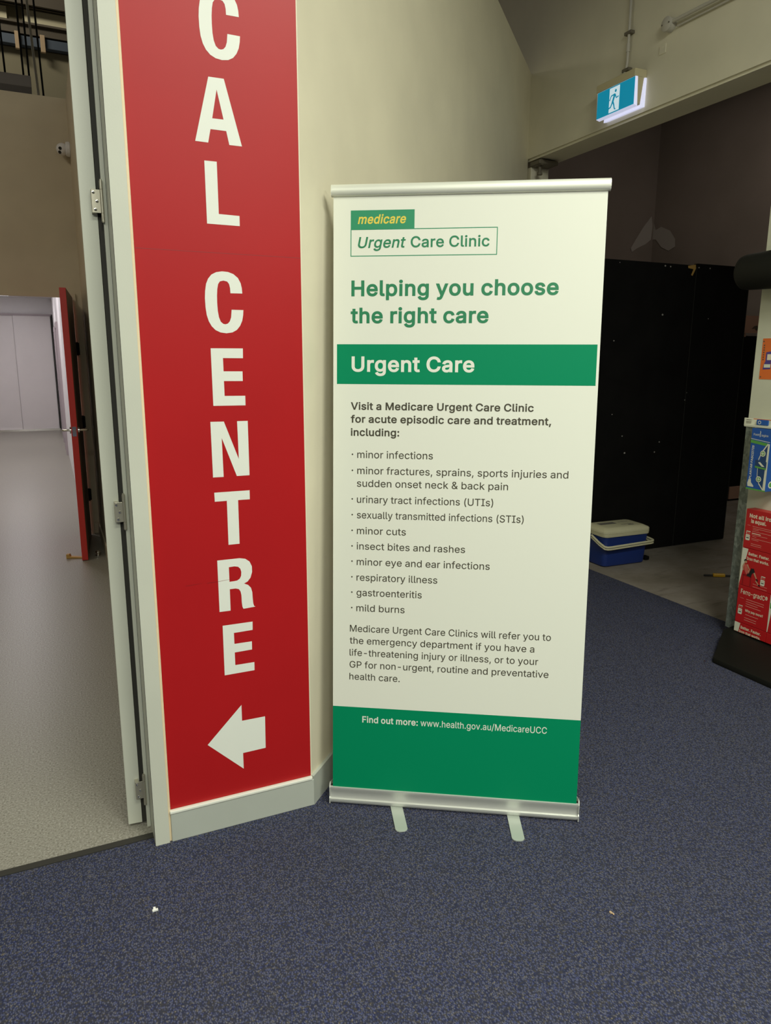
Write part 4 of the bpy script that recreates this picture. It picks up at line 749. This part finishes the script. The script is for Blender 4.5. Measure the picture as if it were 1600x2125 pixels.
tag(build('price_poster', bm, [M_ORANGE, M_PURP, M_PWHITE, M_CREAM, M_BEAM]), 'orange price poster with a purple mark on the stand back panel', 'poster')
t = thing('black_bin', (2.62, .45, 1.98), 'black tapered cylinder hanging high at the front of the stand', 'bin')
bm = bmesh.new(); MB_ = frame((2.582, .585, 1.985), (1, 0, 0), (0, 0, 1))
if (MB_.to_3x3() @ Vector((0, 0, 1))).y > 0: MB_ = frame((2.582, .555, 1.985), (-1, 0, 0), (0, 0, 1))
lathe(bm, [(0, .012), (.060, .012), (.066, .004), (.074, .0), (.084, .010), (.088, .03), (.094, .20), (.094, .45), (0, .45)], MB_, 36); part('bin_body', bm, M_MATTB, t, True)
bm = bmesh.new(); lathe(bm, [(0, .010), (.058, .010), (.056, .016), (0, .018)], MB_, 32); part('end_cap', bm, M_BLACK, t, True)
bm = bmesh.new(); bx(bm, (2.60, .20, 2.05), (2.679, .22, 2.065)); part('hook', bm, M_STEEL, t)
# cartons: front face at X=2.62, seen from -X; local a runs towards the viewer's right (-Y)
MC = frame((2.62, .447, 0), (0, -1, 0), (0, 0, 1)); cs_ = 1 if (MC.to_3x3() @ Vector((0, 0, 1))).x < 0 else -1
def carton(name, ya, z0, z1, label, kind, group):
    M = frame((2.62, ya, z0), (0, -1, 0), (0, 0, 1)); H = z1-z0; L = .0005*cs_
    bm = bmesh.new(); bx(bm, (2.62, ya-.196, z0+.0005), (2.681, ya, z1-.0005), 0, .0012)
    def tx(s, a0, b, a1, cap, mi, bold): text(bm, s, M, a0, b*H, a1, cap, mi, bold, 0, L)
    def ln(a0, b, a1, th, mi): flat(bm, [rect(a0, b*H, a1, b*H+th)], M, mi, L)
    def pack(a, b):
        flat(bm, [rrect(a, b*H, a+.026, b*H+.032, .005, 3)], M, 2, L)
        flat(bm, [rect(a+.005, b*H+.011, a+.021, b*H+.0155)], M, 7, L*1.6)
        flat(bm, [rect(a+.001, b*H+.0225, a+.025, b*H+.024)], M, 4, L*1.6)
        flat(bm, [rect(a+.002, b*H+.034, a+.0045, b*H+.049)], M, 2, L); flat(bm, [rect(a+.002, b*H+.0465, a+.027, b*H+.0510)], M, 2, L); flat(bm, [rect(a+.0065, b*H+.036, a+.026, b*H+.043)], M, 4, L)
    if kind == 'not':
        tx('Not all iron', .022, .790, .168, .0215, 1, .030); tx('is equal.', .034, .660, .125, .0215, 1, .030)
        pack(.010, .20); ln(.014, .585, .032, .0016, 3)
        for k, (a0, a1, b) in enumerate(((.046, .165, .575), (.050, .165, .53), (.050, .085, .495), (.046, .165, .45), (.046, .100, .395), (.046, .14, .36), (.050, .075, .32), (.046, .165, .27), (.046, .09, .235), (.046, .11, .13), (.046, .11, .085))): ln(a0, b, a1, .0022 if b != .395 else .004, 3 if b != .395 else 1)
    elif kind == 'ferro':
        tx('Ferro-gradC®', .018, .780, .182, .026, 1, .014)
        pack(.012, .22); ln(.018, .66, .04, .0016, 3)
        for a0, a1, b in ((.056, .165, .66), (.056, .165, .60), (.056, .13, .54), (.056, .15, .48), (.060, .14, .25), (.056, .13, .16), (.056, .13, .10)): ln(a0, b, a1, .0028, 3)
        tx('Why pay more?', .056, .335, .166, .014, 1, .024)
    else:
        flat(bm, [[(0.0, .012*H), (0.0, .99*H), (.036, .985*H), (.026, .70*H), (.016, .45*H), (.006, .16*H)]], M, 2, L)
        tx('Better. Faster.', .040, .83, .166, .0165, 1, .026); tx('Iron that works.', .033, .70, .166, .0165, 1, .026)
        if kind == 'person':
            k = L*2
            flat(bm, [rect(.018, .02*H, .024, .30*H)], M, 5, L*1.3); flat(bm, [rect(.066, .02*H, .072, .30*H)], M, 5, L*1.3); flat(bm, [rect(.022, .26*H, .070, .31*H)], M, 5, L*1.3)
            flat(bm, [stroke([(.030, .57*H), (.036, .44*H), (.048, .34*H)], .024, .022)], M, 6, k)
            flat(bm, [stroke([(.046, .33*H), (.060, .30*H), (.076, .50*H)], .022, .018)], M, 7, k*1.2); flat(bm, [stroke([(.074, .50*H), (.086, .40*H)], .018, .014)], M, 7, k*1.3)
            flat(bm, [stroke([(.086, .41*H), (.104, .27*H)], .010, .007)], M, 8, k*1.4); flat(bm, [stroke([(.103, .27*H), (.112, .22*H)], .008, .008)], M, 7, k*1.5)
            flat(bm, [stroke([(.100, .22*H), (.122, .12*H)], .007, .006)], M, 8, k*1.4); flat(bm, [stroke([(.118, .13*H), (.130, .11*H)], .008, .006)], M, 7, k*1.5)
            flat(bm, [stroke([(.022, .60*H), (.014, .50*H), (.018, .40*H)], .007)], M, 8, k*1.1); flat(bm, [stroke([(.040, .58*H), (.056, .46*H), (.052, .38*H)], .007)], M, 8, k*1.5)
            flat(bm, [circ(.0275, .665*H, .0090, 14)], M, 7, k*1.1); flat(bm, [circ(.0300, .635*H, .0072, 14)], M, 8, k*1.3)
            pack(.128, .14)
            for a0, a1, b in ((.085, .17, .14), (.085, .17, .07)): ln(a0, b-.03, a1, .0022, 3)
    o = build(name, bm, [M_CART, M_CREAM, M_PWHITE, M_PINK, M_TOP, M_CART2, M_TOP, M_PBLK, M_SKIN])
    tag(o, label, 'carton', group)
    return o
G_ = 'iron supplement cartons stacked on the stand'
carton('product_carton', .447, .556, .768, 'topmost red carton of the stack, printed Not all iron is equal', 'not', G_)
carton('product_carton', .447, .346, .555, 'red and white carton with a seated person, second from top', 'person', G_)
carton('product_carton', .447, .136, .345, 'red carton with large cream product name, third from top', 'ferro', G_)
def carton_low():
    z0, z1 = -.075, .135
    bm = bmesh.new(); bx(bm, (2.62, .251, .078), (2.681, .447, z1-.0005), 0, .0012); H = z1-z0; M = frame((2.62, .447, z0), (0, -1, 0), (0, 0, 1)); L = .0005*cs_
    flat(bm, [[(0.0, .155/.21*H), (0.0, .99*H), (.036, .985*H), (.028, .155/.21*H)]], M, 2, L)
    text(bm, 'Better. Faster.', M, .040, .845*H, .166, .0165, 1, .026, 0, L); text(bm, 'Iron that works.', M, .033, .735*H, .166, .0145, 1, .026, 0, L)
    tag(build('product_carton', bm, [M_CART, M_CREAM, M_PWHITE]), 'lowest red and white carton, standing on the black plinth', 'carton', G_)
carton_low()
for i, (z0, z1) in enumerate(((.346, .555), (.136, .345), (.078, .135))):
    bm = bmesh.new(); bx(bm, (2.62, .046, z0), (2.681, .2495, z1-.001), 0, .0012)
    M = frame((2.62, .2495, 0), (0, -1, 0), (0, 0, 1))
    if i == 1: flat(bm, [[(0, z0+.002), (0, z1-.003), (.022, z1-.003), (.004, z0+.002)]], M, 1, .0005*cs_); flat(bm, [rect(.004, .27, .02, .30)], M, 2, .0009*cs_)
    tag(build('product_carton', bm, [M_CART, M_PWHITE, M_PGRN]), ('neighbouring red carton right of the seated person carton', 'neighbouring red carton right of the third one, white edge showing', 'neighbouring red carton right of the lowest one')[i], 'carton', G_)
# blue carton
bm = bmesh.new(); bx(bm, (2.55, .298, .886), (2.65, .412, 1.203), 0, .002)
M = frame((2.55, .412, .886), (0, -1, 0), (0, 0, 1)); L = .0005*cs_; w_, h_ = .114, .317
F2 = lambda pts, mi, k=1: flat(bm, [[(a*w_, b*h_) for a, b in pts]], M, mi, L*k)
F2([(.0, .815), (.95, .775), (.80, .735), (.0, .765)], 2); F2([(0, .835), (.98, .800), (.98, .792), (0, .827)], 1)
F2([(0, .0), (1, .0), (1, .02), (0, .028)], 2); F2([(.85, .02), (.985, .02), (.985, .77), (.90, .77)], 1)
F2([(.90, .77), (.62, .56), (.50, .33), (.60, .16), (.85, .02)], 3)
for p in ((.90, .77), (.62, .62)),: F2(stroke(list(p), .03), 1, 2)
F2(stroke([(.62, .62), (.50, .50)], .03), 1, 2); F2(stroke([(.50, .38), (.52, .24), (.64, .12), (.86, .03)], .025), 1, 2)
F2([(.36, .50), (.93, .48), (.93, .38), (.36, .40)], 3, 3); F2([(.36, .40), (.93, .38), (.93, .355), (.36, .37)], 2, 4); F2([(.50, .46), (.60, .47), (.85, .40), (.70, .40)], 1, 4)
for a, b in ((.70, .61), (.62, .19)):
    flat(bm, [circ(a*w_, b*h_, .0155, 20)], M, 1, L*5); flat(bm, [circ(a*w_, b*h_, .011, 18)], M, 2, L*6)
    flat(bm, [rect(a*w_-.0085, b*h_-.0022, a*w_+.0085, b*h_+.0022)], M, 1, L*7); flat(bm, [rect(a*w_-.0022, b*h_-.0085, a*w_+.0022, b*h_+.0085)], M, 1, L*8)
F2([(.05, .10), (.10, .17), (.22, .17), (.24, .12), (.38, .07), (.38, .05), (.08, .05)], 1, 2)
MV = frame(M @ Vector((.215*w_, .175*h_, 0)), (0, 0, 1), (0, 1, 0)); lv = L if (MV.to_3x3() @ Vector((0, 0, 1))).x < 0 else -L
text(bm, 'PLANTAR FASCIITIS', MV, 0, 0, .55*h_, .0125, 1, .022, .12, lv)
text(bm, 'Foot', M, .12*w_, .885*h_, .40*w_, .011, 1, .006, 0, L); text(bm, 'legics', M, .52*w_, .880*h_, .86*w_, .011, 1, .006, 0, L); F2(stroke([(.44, .96), (.47, .94), (.44, .91), (.46, .87)], .03), 1)
MY = frame((2.55, .298, .886), (1, 0, 0), (0, 0, 1)); ly = .0006 if (MY.to_3x3() @ Vector((0, 0, 1))).y < 0 else -.0006
flat(bm, [rect(.012, .20, .09, .29)], MY, 1, ly); flat(bm, [circ(.035, .035, .018, 18)], MY, 1, ly); flat(bm, [circ(.035, .035, .012, 18)], MY, 2, ly*1.5)
tag(build('product_box', bm, [M_BLUE, M_PWHITE, M_PGRN, M_NAVY, M_CREAM]), 'tall blue and green box printed PLANTAR FASCIITIS, hanging on the stand', 'box')
bm = bmesh.new(); bx(bm, (2.585, .350, 1.217), (2.592, .420, 1.245), 0, .004); MZ = frame((2.585, .42, 1.217), (0, -1, 0), (0, 0, 1)); flat(bm, [circ(.02, .014, .009, 16)], MZ, 1, L*1.2); flat(bm, [circ(.02, .014, .006, 16)], MZ, 0, L*2)
tag(build('product_packet', bm, [M_BLUE, M_PWHITE]), 'small blue packet on the shelf behind the price rail', 'packet')
